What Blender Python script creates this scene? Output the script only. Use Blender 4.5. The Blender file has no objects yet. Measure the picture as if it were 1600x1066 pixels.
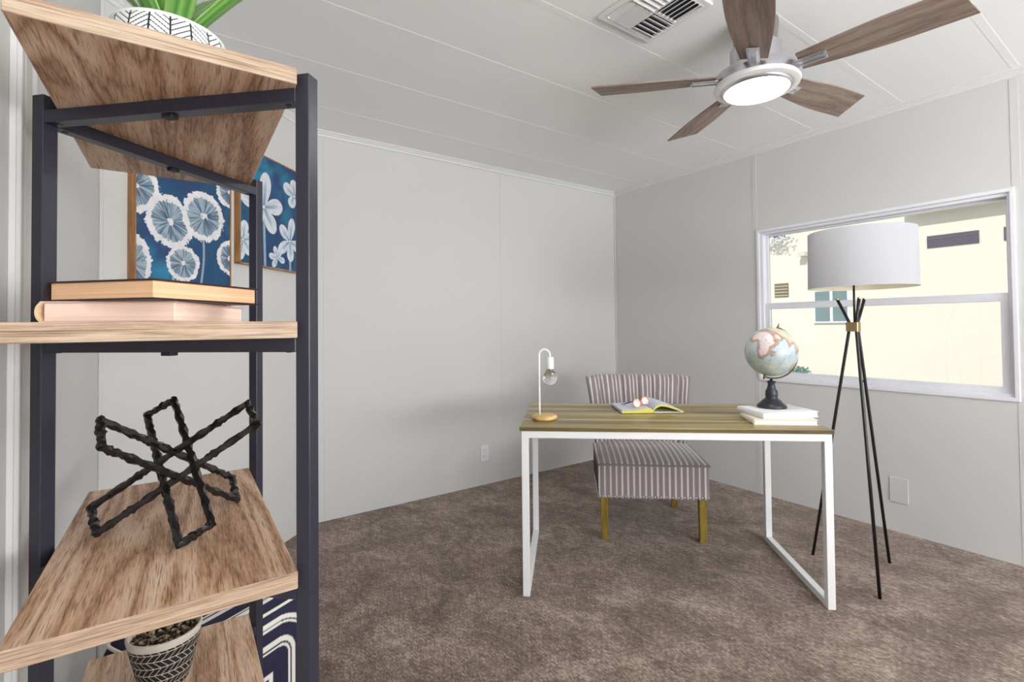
import bpy, bmesh, math, random
import numpy as np
from mathutils import Vector, Matrix, Quaternion
random.seed(7)
rng = np.random.default_rng(7)
PI = math.pi
S = bpy.context.scene
COL = S.collection

# ------------------------------------------------------------------ camera, world, lights, exposure
RT = Vector((0.81495062, -0.57943191, -0.01068368))
UP = Vector((-0.00228083, -0.02164174, 0.99976319))
FW = Vector((0.57952591, 0.81473326, 0.01895853))
CAMZ = 1.22
cd = bpy.data.cameras.new('camera'); co = bpy.data.objects.new('camera', cd); COL.objects.link(co)
m = Matrix.Identity(4)
for i in range(3):
    m[i][0] = RT[i]; m[i][1] = UP[i]; m[i][2] = -FW[i]
m[2][3] = CAMZ
co.matrix_world = m
cd.sensor_width = 36; cd.lens = 767.73 / 1600 * 36
cd.shift_x = -0.0068; cd.shift_y = -0.0236
cd.clip_start = 0.02
S.camera = co
S.view_settings.view_transform = 'Standard'
S.view_settings.look = 'None'
S.view_settings.gamma = 1
S.view_settings.use_curve_mapping = False
S.view_settings.exposure = 0.09

w = bpy.data.worlds.new('world'); S.world = w; w.use_nodes = True
wn = w.node_tree.nodes; wl = w.node_tree.links
bg = wn['Background']; bg.inputs['Strength'].default_value = 0.95
tc = wn.new('ShaderNodeTexCoord'); sp = wn.new('ShaderNodeSeparateXYZ'); cr = wn.new('ShaderNodeValToRGB')
wl.new(tc.outputs['Generated'], sp.inputs[0]); wl.new(sp.outputs['Z'], cr.inputs[0]); wl.new(cr.outputs[0], bg.inputs['Color'])
cr.color_ramp.elements[0].color = (0.86, 0.9, 0.95, 1); cr.color_ramp.elements[1].color = (0.42, 0.6, 0.9, 1)

def light(name, kind, loc, energy, color=(1, 1, 1), size=None, size_y=None, direction=None, angle=None):
    ld = bpy.data.lights.new(name, kind); lo = bpy.data.objects.new(name, ld); COL.objects.link(lo)
    lo.location = loc; ld.energy = energy; ld.color = color
    if kind == 'AREA':
        ld.shape = 'RECTANGLE' if size_y else 'DISK'; ld.size = size
        if size_y: ld.size_y = size_y
    if kind == 'SUN' and angle: ld.angle = angle
    if direction: lo.rotation_euler = Vector(direction).to_track_quat('-Z', 'Y').to_euler()
    return lo
light('sun', 'SUN', (0, 0, 8), 2.5, (1.0, 0.97, 0.90), direction=(0.72, 0.2, -0.62), angle=0.01)
# added fill light behind the camera, tilted up towards the ceiling
light('rear_fill_light', 'AREA', (1.75, -3.02, 1.35), 215, (0.97, 0.985, 1.0), 2.6, 1.7, direction=(0.0, 1, 1.5))

# ------------------------------------------------------------------ helpers
def tag(o, label=None, cat=None, group=None, kind=None):
    if label: o['label'] = label
    if cat: o['category'] = cat
    if group: o['group'] = group
    if kind: o['kind'] = kind
    return o

def thing(name, label, cat, loc=(0, 0, 0), rotz=0, group=None):
    o = bpy.data.objects.new(name, None); COL.objects.link(o)
    o.empty_display_size = 0.1
    o.location = loc; o.rotation_euler = (0, 0, rotz)
    return tag(o, label, cat, group)

def link(name, me, mat, parent=None, smooth=False, label=None):
    o = bpy.data.objects.new(name, me); COL.objects.link(o)
    for mm in (mat if isinstance(mat, (list, tuple)) else [mat]): me.materials.append(mm)
    if parent is not None: o.parent = parent
    if smooth:
        for p in me.polygons: p.use_smooth = True
    if label: o['label'] = label
    return o

def obj(name, bm, mat, parent=None, smooth=False, label=None, autosmooth=None):
    bmesh.ops.recalc_face_normals(bm, faces=bm.faces[:])
    me = bpy.data.meshes.new(name); bm.to_mesh(me); bm.free()
    if autosmooth:
        for p in me.polygons: p.use_smooth = True
        me.set_sharp_from_angle(angle=math.radians(autosmooth))
    return link(name, me, mat, parent, smooth, label)

def BM(): return bmesh.new()

def box(bm, x0, x1, y0, y1, z0, z1, bev=0, seg=2, M=None):
    b = bmesh.new()
    vs = [b.verts.new(p) for p in ((x0, y0, z0), (x1, y0, z0), (x1, y1, z0), (x0, y1, z0), (x0, y0, z1), (x1, y0, z1), (x1, y1, z1), (x0, y1, z1))]
    for f in ((0, 3, 2, 1), (4, 5, 6, 7), (0, 1, 5, 4), (1, 2, 6, 5), (2, 3, 7, 6), (3, 0, 4, 7)): b.faces.new([vs[i] for i in f])
    if bev: bmesh.ops.bevel(b, geom=b.edges[:], offset=bev, segments=seg, profile=0.5, affect='EDGES')
    if M is not None: bmesh.ops.transform(b, matrix=M, verts=b.verts[:])
    me = bpy.data.meshes.new('t'); b.to_mesh(me); b.free(); bm.from_mesh(me); bpy.data.meshes.remove(me)
    return bm

def lathe(bm, prof, n=48, M=None, cap=True):
    rings = []
    for r, z in prof:
        if r < 1e-6: rings.append([bm.verts.new((0, 0, z))])
        else: rings.append([bm.verts.new((r * math.cos(2 * PI * k / n), r * math.sin(2 * PI * k / n), z)) for k in range(n)])
    for a, b in zip(rings, rings[1:]):
        for k in range(n):
            q = [a[k % len(a)], a[(k + 1) % len(a)], b[(k + 1) % len(b)], b[k % len(b)]]
            u = []
            for v in q:
                if v not in u: u.append(v)
            if len(u) > 2: bm.faces.new(u)
    if cap:
        for rr in (rings[0], rings[-1]):
            if len(rr) > 2: bm.faces.new(rr)
    if M is not None:
        vs = [v for rr in rings for v in rr]
        bmesh.ops.transform(bm, matrix=M, verts=vs)
    return bm

def tube(bm, pts, r, n=12, closed=False, cap=True):
    pts = [Vector(p) for p in pts]; N = len(pts)
    rad = r if isinstance(r, (list, tuple)) else [r] * N
    rings = []; prev = None
    for i, p in enumerate(pts):
        if closed: t = (pts[(i + 1) % N] - pts[i - 1]).normalized()
        else: t = (pts[min(i + 1, N - 1)] - pts[max(i - 1, 0)]).normalized()
        if prev is None:
            a = Vector((0, 0, 1)) if abs(t.z) < 0.9 else Vector((1, 0, 0))
            u = t.cross(a).normalized()
        else:
            u = (prev - t * prev.dot(t)).normalized()
        prev = u; v = t.cross(u)
        rings.append([bm.verts.new(p + (u * math.cos(2 * PI * k / n) + v * math.sin(2 * PI * k / n)) * rad[i]) for k in range(n)])
    for i in range(N if closed else N - 1):
        a, b = rings[i], rings[(i + 1) % N]
        for k in range(n): bm.faces.new([a[k], a[(k + 1) % n], b[(k + 1) % n], b[k]])
    if cap and not closed:
        bm.faces.new(rings[0]); bm.faces.new(rings[-1])
    return bm

def prism(bm, poly, z0, z1, M=None):
    a = [bm.verts.new((x, y, z0)) for x, y in poly]; b = [bm.verts.new((x, y, z1)) for x, y in poly]
    n = len(poly)
    bm.faces.new(a[::-1]); bm.faces.new(b)
    for k in range(n): bm.faces.new([a[k], a[(k + 1) % n], b[(k + 1) % n], b[k]])
    if M is not None: bmesh.ops.transform(bm, matrix=M, verts=a + b)
    return bm

def grid(P, closed_u=False):
    """P: (nu,nv,3) array -> verts, faces"""
    nu, nv = P.shape[:2]
    vs = P.reshape(-1, 3).tolist(); fs = []
    for i in range(nu if closed_u else nu - 1):
        for j in range(nv - 1):
            i2 = (i + 1) % nu
            fs.append((i * nv + j, i2 * nv + j, i2 * nv + j + 1, i * nv + j + 1))
    return vs, fs

def mesh_grid(name, P, closed_u=False, colors=None):
    vs, fs = grid(P, closed_u)
    me = bpy.data.meshes.new(name); me.from_pydata(vs, [], fs)
    if colors is not None: paint(me, colors.reshape(-1, 3))
    me.update()
    return me

def lin(c):
    c = np.asarray(c, float)
    return np.where(c <= 0.04045, c / 12.92, ((c + 0.055) / 1.055) ** 2.4)
def paint(me, cols):
    a = me.color_attributes.new('pattern', 'FLOAT_COLOR', 'POINT')
    full = np.ones((len(me.vertices), 4), np.float32); full[:, :3] = lin(np.clip(cols, 0, 1))
    a.data.foreach_set('color', full.ravel())
def L(r, g, b):
    return tuple(lin(np.array([r, g, b]) / 255.0)) + (1,)

# ------------------------------------------------------------------ materials
def mat(name, color, rough=0.5, metal=0.0, spec=0.5, bump=None, bscale=100, bdist=0.001, **kw):
    mt = bpy.data.materials.new(name); mt.use_nodes = True
    nt = mt.node_tree; b = nt.nodes['Principled BSDF']
    b.inputs['Base Color'].default_value = color; b.inputs['Roughness'].default_value = rough
    b.inputs['Metallic'].default_value = metal; b.inputs['Specular IOR Level'].default_value = spec
    for k, v in kw.items(): b.inputs[k].default_value = v
    if bump:
        t = nt.nodes.new('ShaderNodeTexCoord'); n = nt.nodes.new('ShaderNodeTexNoise'); bp_ = nt.nodes.new('ShaderNodeBump')
        n.inputs['Scale'].default_value = bscale; n.inputs['Detail'].default_value = 4
        bp_.inputs['Strength'].default_value = bump; bp_.inputs['Distance'].default_value = bdist
        nt.links.new(t.outputs['Object'], n.inputs['Vector']); nt.links.new(n.outputs['Fac'], bp_.inputs['Height'])
        nt.links.new(bp_.outputs['Normal'], b.inputs['Normal'])
    return mt

def attr_mat(name, rough=0.6, bump=None, bscale=300, bdist=0.0005, spec=0.4, **kw):
    mt = mat(name, (1, 1, 1, 1), rough, spec=spec, bump=bump, bscale=bscale, bdist=bdist, **kw)
    nt = mt.node_tree; a = nt.nodes.new('ShaderNodeAttribute'); a.attribute_name = 'pattern'
    nt.links.new(a.outputs['Color'], nt.nodes['Principled BSDF'].inputs['Base Color'])
    return mt

def wood(name, stops, scale, stretch, rough=0.5, bump=0.25, fine=6.0, knots=0.5, spec=0.4, bdist=0.0008, fig=0.28, pores=0):
    """stops: [(pos, rgb)], scale: overall, stretch: xyz multipliers (small along the grain)"""
    mt = bpy.data.materials.new(name); mt.use_nodes = True
    nt = mt.node_tree; N = nt.nodes; K = nt.links; b = N['Principled BSDF']
    b.inputs['Roughness'].default_value = rough; b.inputs['Specular IOR Level'].default_value = spec
    t = N.new('ShaderNodeTexCoord'); mp = N.new('ShaderNodeMapping'); mp.inputs['Scale'].default_value = stretch
    K.new(t.outputs['Object'], mp.inputs['Vector'])
    # large warped figure
    w_ = N.new('ShaderNodeTexNoise'); w_.inputs['Scale'].default_value = scale * 0.35; w_.inputs['Detail'].default_value = 2; w_.inputs['Distortion'].default_value = knots
    K.new(mp.outputs[0], w_.inputs['Vector'])
    f1 = N.new('ShaderNodeMath'); f1.operation = 'MULTIPLY'; f1.inputs[1].default_value = 9.0; K.new(w_.outputs['Fac'], f1.inputs[0])
    f2 = N.new('ShaderNodeMath'); f2.operation = 'PINGPONG'; f2.inputs[1].default_value = 1.0; K.new(f1.outputs[0], f2.inputs[0])
    n2 = N.new('ShaderNodeTexNoise'); n2.inputs['Scale'].default_value = scale * fine; n2.inputs['Detail'].default_value = 6; n2.inputs['Roughness'].default_value = 0.65
    K.new(mp.outputs[0], n2.inputs['Vector'])
    mx = N.new('ShaderNodeMix'); mx.data_type = 'FLOAT'; mx.inputs[0].default_value = 1 - fig
    K.new(f2.outputs[0], mx.inputs[2]); K.new(n2.outputs['Fac'], mx.inputs[3])
    r = N.new('ShaderNodeValToRGB'); K.new(mx.outputs[0], r.inputs[0])
    while len(r.color_ramp.elements) < len(stops): r.color_ramp.elements.new(0.5)
    for e, (p_, c) in zip(r.color_ramp.elements, stops): e.position = p_; e.color = L(*c)
    if pores:
        m2 = N.new('ShaderNodeMapping'); m2.inputs['Scale'].default_value = [v * (0.45 if v < 1 else 1) for v in stretch]; K.new(t.outputs['Object'], m2.inputs['Vector'])
        n3 = N.new('ShaderNodeTexNoise'); n3.inputs['Scale'].default_value = pores; n3.inputs['Detail'].default_value = 2; K.new(m2.outputs[0], n3.inputs['Vector'])
        r3 = N.new('ShaderNodeValToRGB'); K.new(n3.outputs['Fac'], r3.inputs[0])
        r3.color_ramp.elements[0].position = 0.34; r3.color_ramp.elements[0].color = (0.55, 0.47, 0.42, 1); r3.color_ramp.elements[1].position = 0.46; r3.color_ramp.elements[1].color = (1, 1, 1, 1)
        mm = N.new('ShaderNodeMix'); mm.data_type = 'RGBA'; mm.blend_type = 'MULTIPLY'; mm.inputs[0].default_value = 1.0
        K.new(r.outputs[0], mm.inputs[6]); K.new(r3.outputs[0], mm.inputs[7]); K.new(mm.outputs[2], b.inputs['Base Color'])
    else: K.new(r.outputs[0], b.inputs['Base Color'])
    bp_ = N.new('ShaderNodeBump'); bp_.inputs['Strength'].default_value = bump; bp_.inputs['Distance'].default_value = bdist
    K.new(n2.outputs['Fac'], bp_.inputs['Height']); K.new(bp_.outputs['Normal'], b.inputs['Normal'])
    return mt

M = {}
M['wall'] = mat('wall_paint', L(216, 215, 213), 0.7, spec=0.25, bump=0.15, bscale=220, bdist=0.0006)
M['ceil'] = mat('ceiling_paint', L(249, 250, 250), 0.75, spec=0.2, bump=0.2, bscale=160, bdist=0.0008)
M['trim'] = mat('trim_paint', L(228, 228, 228), 0.45, spec=0.4)
M['vinyl'] = mat('white_vinyl', L(236, 236, 242), 0.3, spec=0.5)
M['white_metal'] = mat('white_powder_coat', L(242, 242, 242), 0.35)
M['black_metal'] = mat('black_powder_coat', L(44, 44, 57), 0.36, spec=0.5, bump=0.08, bscale=500, bdist=0.0003)
M['plastic_black'] = mat('black_plastic', L(24, 24, 28), 0.5)
M['black_rod'] = mat('black_rod', L(22, 20, 22), 0.35)
M['bronze_black'] = mat('blackened_iron', L(20, 18, 19), 0.26, spec=0.7, bump=0.3, bscale=90, bdist=0.0015)
M['brass'] = mat('antique_brass', L(176, 152, 108), 0.32, metal=0.9)
M['chrome'] = mat('brushed_nickel', L(210, 210, 216), 0.28, metal=1.0)
M['white_plastic'] = mat('white_plastic', L(236, 236, 238), 0.35)
oak = [(0.22, (134, 98, 72)), (0.38, (190, 150, 118)), (0.52, (216, 180, 150)), (0.75, (232, 204, 178))]
M['oak'] = wood('light_oak', oak, 9, (3.4, 0.30, 3.4), rough=0.5, bump=0.5, fine=13, knots=1.2, fig=0.40, pores=150)
M['oak_edge'] = wood('light_oak_edge', [(0.22, (118, 90, 70)), (0.40, (172, 144, 120)), (0.55, (198, 174, 150)), (0.8, (214, 196, 176))], 9, (0.3, 3.4, 9.0), rough=0.55, bump=0.35, fine=8, fig=0.2, pores=40)
M['desk_top'] = wood('olive_brown_laminate', [(0.25, (90, 74, 42)), (0.42, (136, 118, 70)), (0.55, (162, 144, 90)), (0.75, (190, 172, 122))], 5, (0.10, 3.4, 3.4), rough=0.3, bump=0.03, fine=2.2, fig=0.35)
M['desk_edge'] = wood('olive_brown_edge', [(0.3, (74, 62, 34)), (0.6, (112, 98, 56))], 5, (0.3, 3, 3), rough=0.5, bump=0.05)
M['fan_wood'] = wood('weathered_oak_blade', [(0.25, (112, 92, 82)), (0.5, (146, 126, 114)), (0.8, (172, 154, 142))], 10, (0.35, 3.6, 3.6), rough=0.45, bump=0.1)
M['lamp_wood'] = wood('pale_wood', [(0.3, (196, 158, 96)), (0.6, (226, 192, 132)), (0.8, (238, 210, 156))], 14, (0.5, 2.5, 2.5), rough=0.4, bump=0.05)
M['frame_wood'] = wood('tan_frame_wood', [(0.3, (140, 98, 60)), (0.6, (182, 136, 90)), (0.8, (204, 160, 112))], 14, (3, 3, 0.4), rough=0.5, bump=0.1)
M['leg_wood'] = wood('golden_leg_wood', [(0.3, (116, 94, 34)), (0.6, (146, 122, 50)), (0.8, (164, 140, 66))], 12, (3, 3, 0.4), rough=0.4, bump=0.08)
M['art'] = attr_mat('painted_canvas', 0.7, bump=0.15)
M['glaze'] = attr_mat('patterned_ceramic', 0.35)
M['matte_glaze'] = attr_mat('incised_ceramic', 0.6, bump=0.1)
M['globe'] = attr_mat('printed_globe', 0.3, spec=0.5)
M['velvet'] = attr_mat('striped_velvet', 0.75, bump=0.2, bscale=700, bdist=0.0006)
M['velvet'].node_tree.nodes['Principled BSDF'].inputs['Sheen Weight'].default_value = 0.35
M['navy'] = attr_mat('navy_canvas', 0.8, bump=0.3, bscale=500, bdist=0.0008)
M['nail'] = mat('nickel_nail', L(225, 222, 218), 0.25, metal=0.9)
M['shade'] = mat('white_linen_shade', L(180, 180, 184), 0.85, bump=0.2, bscale=600, bdist=0.0004)
M['shade_in'] = mat('cream_lining', L(236, 228, 206), 0.8)
M['page'] = mat('pages', L(240, 236, 226), 0.7)
M['paper_blue'] = mat('printed_page', L(206, 208, 220), 0.7)
M['page_yellow'] = mat('gilded_page_edge', L(214, 206, 96), 0.6)
M['cover_dark'] = mat('dark_cover', L(46, 30, 34), 0.5)
M['white_cover'] = mat('white_cloth_cover', L(238, 236, 238), 0.65)
M['cream_cover'] = mat('cream_cloth_cover', L(238, 228, 214), 0.65)
M['spine_cream'] = mat('cream_spine', L(244, 214, 178), 0.5)
def page_mat(name, c1, c2):
    mt = mat(name, L(*c1), 0.75)
    nt = mt.node_tree; t = nt.nodes.new('ShaderNodeTexCoord'); mp = nt.nodes.new('ShaderNodeMapping'); n = nt.nodes.new('ShaderNodeTexNoise'); r = nt.nodes.new('ShaderNodeValToRGB')
    mp.inputs['Scale'].default_value = (2, 2, 900); n.inputs['Scale'].default_value = 1.0
    nt.links.new(t.outputs['Object'], mp.inputs[0]); nt.links.new(mp.outputs[0], n.inputs['Vector']); nt.links.new(n.outputs['Fac'], r.inputs[0])
    r.color_ramp.elements[0].position = 0.35; r.color_ramp.elements[0].color = L(*c2); r.color_ramp.elements[1].position = 0.65; r.color_ramp.elements[1].color = L(*c1)
    nt.links.new(r.outputs[0], nt.nodes['Principled BSDF'].inputs['Base Color'])
    return mt
M['pages_orange'] = page_mat('aged_page_edges', (248, 206, 164), (232, 182, 140))
M['pages_pink'] = page_mat('pinkish_page_edges', (255, 232, 216), (250, 214, 196))
M['leaf'] = mat('green_leaf', L(84, 142, 62), 0.35, spec=0.5, bump=0.3, bscale=60, bdist=0.002)
def leafify(mt):
    nt = mt.node_tree; t = nt.nodes.new('ShaderNodeTexCoord'); mp = nt.nodes.new('ShaderNodeMapping'); n = nt.nodes.new('ShaderNodeTexNoise'); r = nt.nodes.new('ShaderNodeValToRGB')
    a = nt.nodes.new('ShaderNodeAttribute'); a.attribute_name = 'pattern'
    nt.links.new(a.outputs['Color'], nt.nodes['Principled BSDF'].inputs['Base Color'])
leafify(M['leaf'])
M['gravel'] = attr_mat('gravel', 0.7)
M['soil'] = mat('soil', L(60, 48, 40), 0.9, bump=1.0, bscale=120, bdist=0.004)
M['glass'] = mat('clear_glass', (1, 1, 1, 1), 0.0, **{'Transmission Weight': 1.0, 'IOR': 1.45})
M['filament'] = mat('filament', L(200, 190, 170), 0.3, metal=0.6)
M['rose_gold'] = mat('rose_gold', L(226, 160, 126), 0.2, metal=0.8)
# window panes: clear glass that also lets daylight straight in
mt = bpy.data.materials.new('window_pane'); mt.use_nodes = True; nt = mt.node_tree; nt.nodes.clear()
o_ = nt.nodes.new('ShaderNodeOutputMaterial'); tr = nt.nodes.new('ShaderNodeBsdfTransparent'); gl = nt.nodes.new('ShaderNodeBsdfGlossy'); fr = nt.nodes.new('ShaderNodeFresnel'); mx = nt.nodes.new('ShaderNodeMixShader')
gl.inputs['Roughness'].default_value = 0.02; fr.inputs['IOR'].default_value = 1.3
nt.links.new(fr.outputs[0], mx.inputs[0]); nt.links.new(tr.outputs[0], mx.inputs[1]); nt.links.new(gl.outputs[0], mx.inputs[2]); nt.links.new(mx.outputs[0], o_.inputs[0])
M['pane'] = mt
mt = mat('lit_lens', (1, 1, 1, 1), 0.4); b = mt.node_tree.nodes['Principled BSDF']
b.inputs['Emission Color'].default_value = (1, 0.985, 0.96, 1); b.inputs['Emission Strength'].default_value = 9
M['lens'] = mt
# carpet
mt = bpy.data.materials.new('brown_carpet'); mt.use_nodes = True; nt = mt.node_tree; N = nt.nodes; K = nt.links; b = N['Principled BSDF']
b.inputs['Roughness'].default_value = 0.95; b.inputs['Specular IOR Level'].default_value = 0.1; b.inputs['Sheen Weight'].default_value = 0.25
t = N.new('ShaderNodeTexCoord')
mp = N.new('ShaderNodeMapping'); mp.inputs['Rotation'].default_value = (0, 0, 0.6); mp.inputs['Scale'].default_value = (1, 0.45, 1); K.new(t.outputs['Object'], mp.inputs[0])
n1 = N.new('ShaderNodeTexNoise'); n1.inputs['Scale'].default_value = 150; n1.inputs['Detail'].default_value = 3; K.new(mp.outputs[0], n1.inputs['Vector'])
n2 = N.new('ShaderNodeTexNoise'); n2.inputs['Scale'].default_value = 4.2; n2.inputs['Detail'].default_value = 7; n2.inputs['Roughness'].default_value = 0.65; n2.inputs['Distortion'].default_value = 0.8; K.new(t.outputs['Object'], n2.inputs['Vector'])
n3 = N.new('ShaderNodeTexNoise'); n3.inputs['Scale'].default_value = 38; n3.inputs['Detail'].default_value = 5; n3.inputs['Roughness'].default_value = 0.7; K.new(mp.outputs[0], n3.inputs['Vector'])
mx0 = N.new('ShaderNodeMix'); mx0.data_type = 'FLOAT'; mx0.inputs[0].default_value = 0.45; K.new(n1.outputs['Fac'], mx0.inputs[2]); K.new(n3.outputs['Fac'], mx0.inputs[3])
mxx = N.new('ShaderNodeMix'); mxx.data_type = 'FLOAT'; mxx.inputs[0].default_value = 0.33; K.new(mx0.outputs[0], mxx.inputs[2]); K.new(n2.outputs['Fac'], mxx.inputs[3])
r = N.new('ShaderNodeValToRGB'); K.new(mxx.outputs[0], r.inputs[0])
e = r.color_ramp.elements; e[0].position = 0.39; e[0].color = L(76, 61, 52); e[1].position = 0.605; e[1].color = L(178, 158, 144)
x = e.new(0.5); x.color = L(122, 103, 90)
K.new(r.outputs[0], b.inputs['Base Color'])
bp_ = N.new('ShaderNodeBump'); bp_.inputs['Strength'].default_value = 0.9; bp_.inputs['Distance'].default_value = 0.006; K.new(mxx.outputs[0], bp_.inputs['Height']); K.new(bp_.outputs[0], b.inputs['Normal'])
M['carpet'] = mt
# outdoors
M['stucco'] = mat('cream_stucco', L(240, 234, 216), 0.9, spec=0.1, bump=0.4, bscale=40, bdist=0.006)
M['soffit'] = mat('soffit_white', L(244, 242, 246), 0.7)
M['fascia'] = mat('fascia_paint', L(226, 222, 196), 0.6)
M['dark_glass'] = mat('dark_louvre', L(96, 90, 104), 0.25, spec=0.8)
M['teal_glass'] = mat('teal_window', L(124, 146, 146), 0.15, spec=0.8)
M['vent_brown'] = mat('brown_vent', L(128, 116, 92), 0.7)
M['ground'] = mat('concrete_walk', L(214, 208, 196), 0.9, bump=0.4, bscale=30, bdist=0.005)
M['foliage'] = mat('hedge_leaf', L(134, 166, 152), 0.6)

# ------------------------------------------------------------------ the room
XR, YB, XL, YQ, HC = 3.457, 3.270, -0.210, 2.335, 2.482
XP = XL + (YB - YQ)     # where the slanted wall meets the back wall
YF = -3.1
WT = 0.10
def st(o): o['kind'] = 'structure'; return o
def sbox(name, mt, *a, **k): return st(obj(name, box(BM(), *a, **k), mt))
OUT = 0.14
sbox('floor', M['carpet'], XL - OUT, XR + OUT, YF - OUT, YB + OUT, -0.08, 0)
sbox('ceiling', M['ceil'], XL - OUT, XR + OUT, YF - OUT, YB + OUT, HC, HC + 0.1)
sbox('wall_back', M['wall'], XP - 0.02, XR + OUT, YB, YB + WT, 0, HC)
sbox('wall_left', M['wall'], XL - WT, XL, YF - OUT, YQ, 0, HC)
b = BM(); nrm = Vector((1, -1)).normalized(); o2 = -nrm * WT
prism(b, [(XL, YQ), (XP, YB), (XP + o2.x, YB + o2.y), (XL + o2.x, YQ + o2.y)], 0, HC); st(obj('wall_slanted', b, M['wall']))
# right wall with the window opening
WY0, WY1, WZ0, WZ1 = 0.575, 1.865, 0.835, 1.872
b = BM()
box(b, XR, XR + WT, YF - OUT, WY0, 0, HC); box(b, XR, XR + WT, WY1, YB + OUT, 0, HC)
box(b, XR, XR + WT, WY0, WY1, 0, WZ0); box(b, XR, XR + WT, WY0, WY1, WZ1, HC)
st(obj('wall_right', b, M['wall']))
# front wall behind the camera; its large unseen window is added for the light
b = BM()
box(b, XL - OUT, 0.4, YF - WT, YF, 0, HC); box(b, 3.1, XR + OUT, YF - WT, YF, 0, HC)
box(b, 0.4, 3.1, YF - WT, YF, 0, 0.5); box(b, 0.4, 3.1, YF - WT, YF, 2.2, HC)
st(obj('wall_front', b, M['wall']))
w2 = st(obj('added_window', box(box(box(box(box(BM(), 0.4, 3.1, YF - 0.08, YF - 0.02, 0.5, 0.56), 0.4, 3.1, YF - 0.08, YF - 0.02, 2.14, 2.2), 0.4, 0.46, YF - 0.08, YF - 0.02, 0.5, 2.2), 3.04, 3.1, YF - 0.08, YF - 0.02, 0.5, 2.2), 1.72, 1.78, YF - 0.08, YF - 0.02, 0.5, 2.2), M['vinyl']))
obj('window_pane', box(BM(), 0.46, 3.04, YF - 0.055, YF - 0.05, 0.56, 2.14), M['pane'], w2)

# crown moulding (small stepped profile) along the walls
def crown(name, pts, nsgn):
    """pts: two xy points on the wall; nsgn: inward normal"""
    p0, p1 = Vector(pts[0]), Vector(pts[1]); n = Vector(nsgn).normalized()
    prof = [(0.0, 0.0), (0.030, 0.0), (0.030, -0.006), (0.021, -0.012), (0.017, -0.018), (0.010, -0.024), (0.009, -0.034), (0.004, -0.038), (0.0, -0.038)]
    b = BM(); A = []; B = []
    for d, z in prof:
        A.append(b.verts.new((p0.x + n.x * d, p0.y + n.y * d, HC + z))); B.append(b.verts.new((p1.x + n.x * d, p1.y + n.y * d, HC + z)))
    b.faces.new(A); b.faces.new(B[::-1])
    for k in range(len(prof)): b.faces.new([A[k], A[(k + 1) % len(prof)], B[(k + 1) % len(prof)], B[k]])
    return st(obj(name, b, M['trim']))
crown('trim_1', ((XP, YB), (XR, YB)), (0, -1))
crown('trim_2', ((XR, YF), (XR, YB)), (-1, 0))
crown('trim_3', ((XL, YQ), (XP, YB)), (1, -1))
crown('trim_4', ((XL, YF), (XL, YQ)), (1, 0))
# ceiling battens every panel
tn = 5
for k in range(-7, 6):
    y = 0.533 + 0.4775 * k
    x0 = XL if y < YQ else XL + (y - YQ)
    sbox('trim_%d' % tn, M['ceil'], x0, XR, y - 0.0155, y + 0.0155, HC - 0.0007, HC + 0.001); tn += 1
# wall battens
for x_ in (2.165, 0.815):
    sbox('trim_%d' % tn, M['wall'], x_ - 0.016, x_ + 0.016, YB - 0.0018, YB + 0.001, 0, HC - 0.038); tn += 1
sbox('trim_%d' % tn, M['wall'], XR - 0.012, XR, YB - 0.012, YB, 0, HC - 0.03, bev=0.003, seg=1); tn += 1
for y_, z0_, z1_ in ((1.895, WZ1 + 0.03, HC - 0.038), (1.895, 0, WZ0 - 0.03), (0.548, 0, WZ0 - 0.03), (0.548, WZ1 + 0.03, HC - 0.038)):
    sbox('trim_%d' % tn, M['wall'], XR - 0.0018, XR + 0.001, y_ - 0.016, y_ + 0.016, z0_, z1_); tn += 1
sbox('trim_%d' % tn, M['wall'], XL, XL + 0.012, YQ - 0.012, YQ + 0.004, 0, HC - 0.03, bev=0.003, seg=1); tn += 1

for y0_, y1_, d_ in ((1.102, 1.245, 0.009), (1.106, 1.128, 0.015), (1.150, 1.172, 0.012), (1.214, 1.240, 0.015)):  # added ridges on the left wall, shaped to imitate dark shadow bands
    sbox('trim_%d' % tn, M['wall'], XL, XL + d_, y0_, y1_, 0, 2.10, bev=0.002); tn += 1
# window 1
win = bpy.data.objects.new('window_1', None); COL.objects.link(win); st(win)
def wpart(name, boxes, mt=None, bev=0.003):
    b = BM()
    for a in boxes: box(b, *a, bev=bev)
    return obj(name, b, mt or M['vinyl'], win)
def ring_x(b, x0, x1, y0, y1, z0, z1, wy0, wy1, wz0, wz1, bev=0.0025):
    """rectangular frame in the plane x = const, one closed solid with bevelled edges"""
    t_ = bmesh.new()
    O = [(y0, z0), (y1, z0), (y1, z1), (y0, z1)]; I = [(y0 + wy0, z0 + wz0), (y1 - wy1, z0 + wz0), (y1 - wy1, z1 - wz1), (y0 + wy0, z1 - wz1)]
    V = [[t_.verts.new((x_, y_, z_)) for y_, z_ in poly] for x_ in (x0, x1) for poly in (O, I)]
    for k in range(4):
        q = (k + 1) % 4
        t_.faces.new([V[0][k], V[0][q], V[1][q], V[1][k]]); t_.faces.new([V[2][k], V[3][k], V[3][q], V[2][q]])
        t_.faces.new([V[0][k], V[2][k], V[2][q], V[0][q]]); t_.faces.new([V[1][k], V[1][q], V[3][q], V[3][k]])
    bmesh.ops.recalc_face_normals(t_, faces=t_.faces[:])
    if bev: bmesh.ops.bevel(t_, geom=[e for e in t_.edges if len(e.link_faces) == 2 and e.calc_face_angle() > 1.0], offset=bev, segments=2, profile=0.5, affect='EDGES')
    me = bpy.data.meshes.new('t'); t_.to_mesh(me); t_.free(); b.from_mesh(me); bpy.data.meshes.remove(me)
    return b
e_ = 0.022
zm = 1.345
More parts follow.
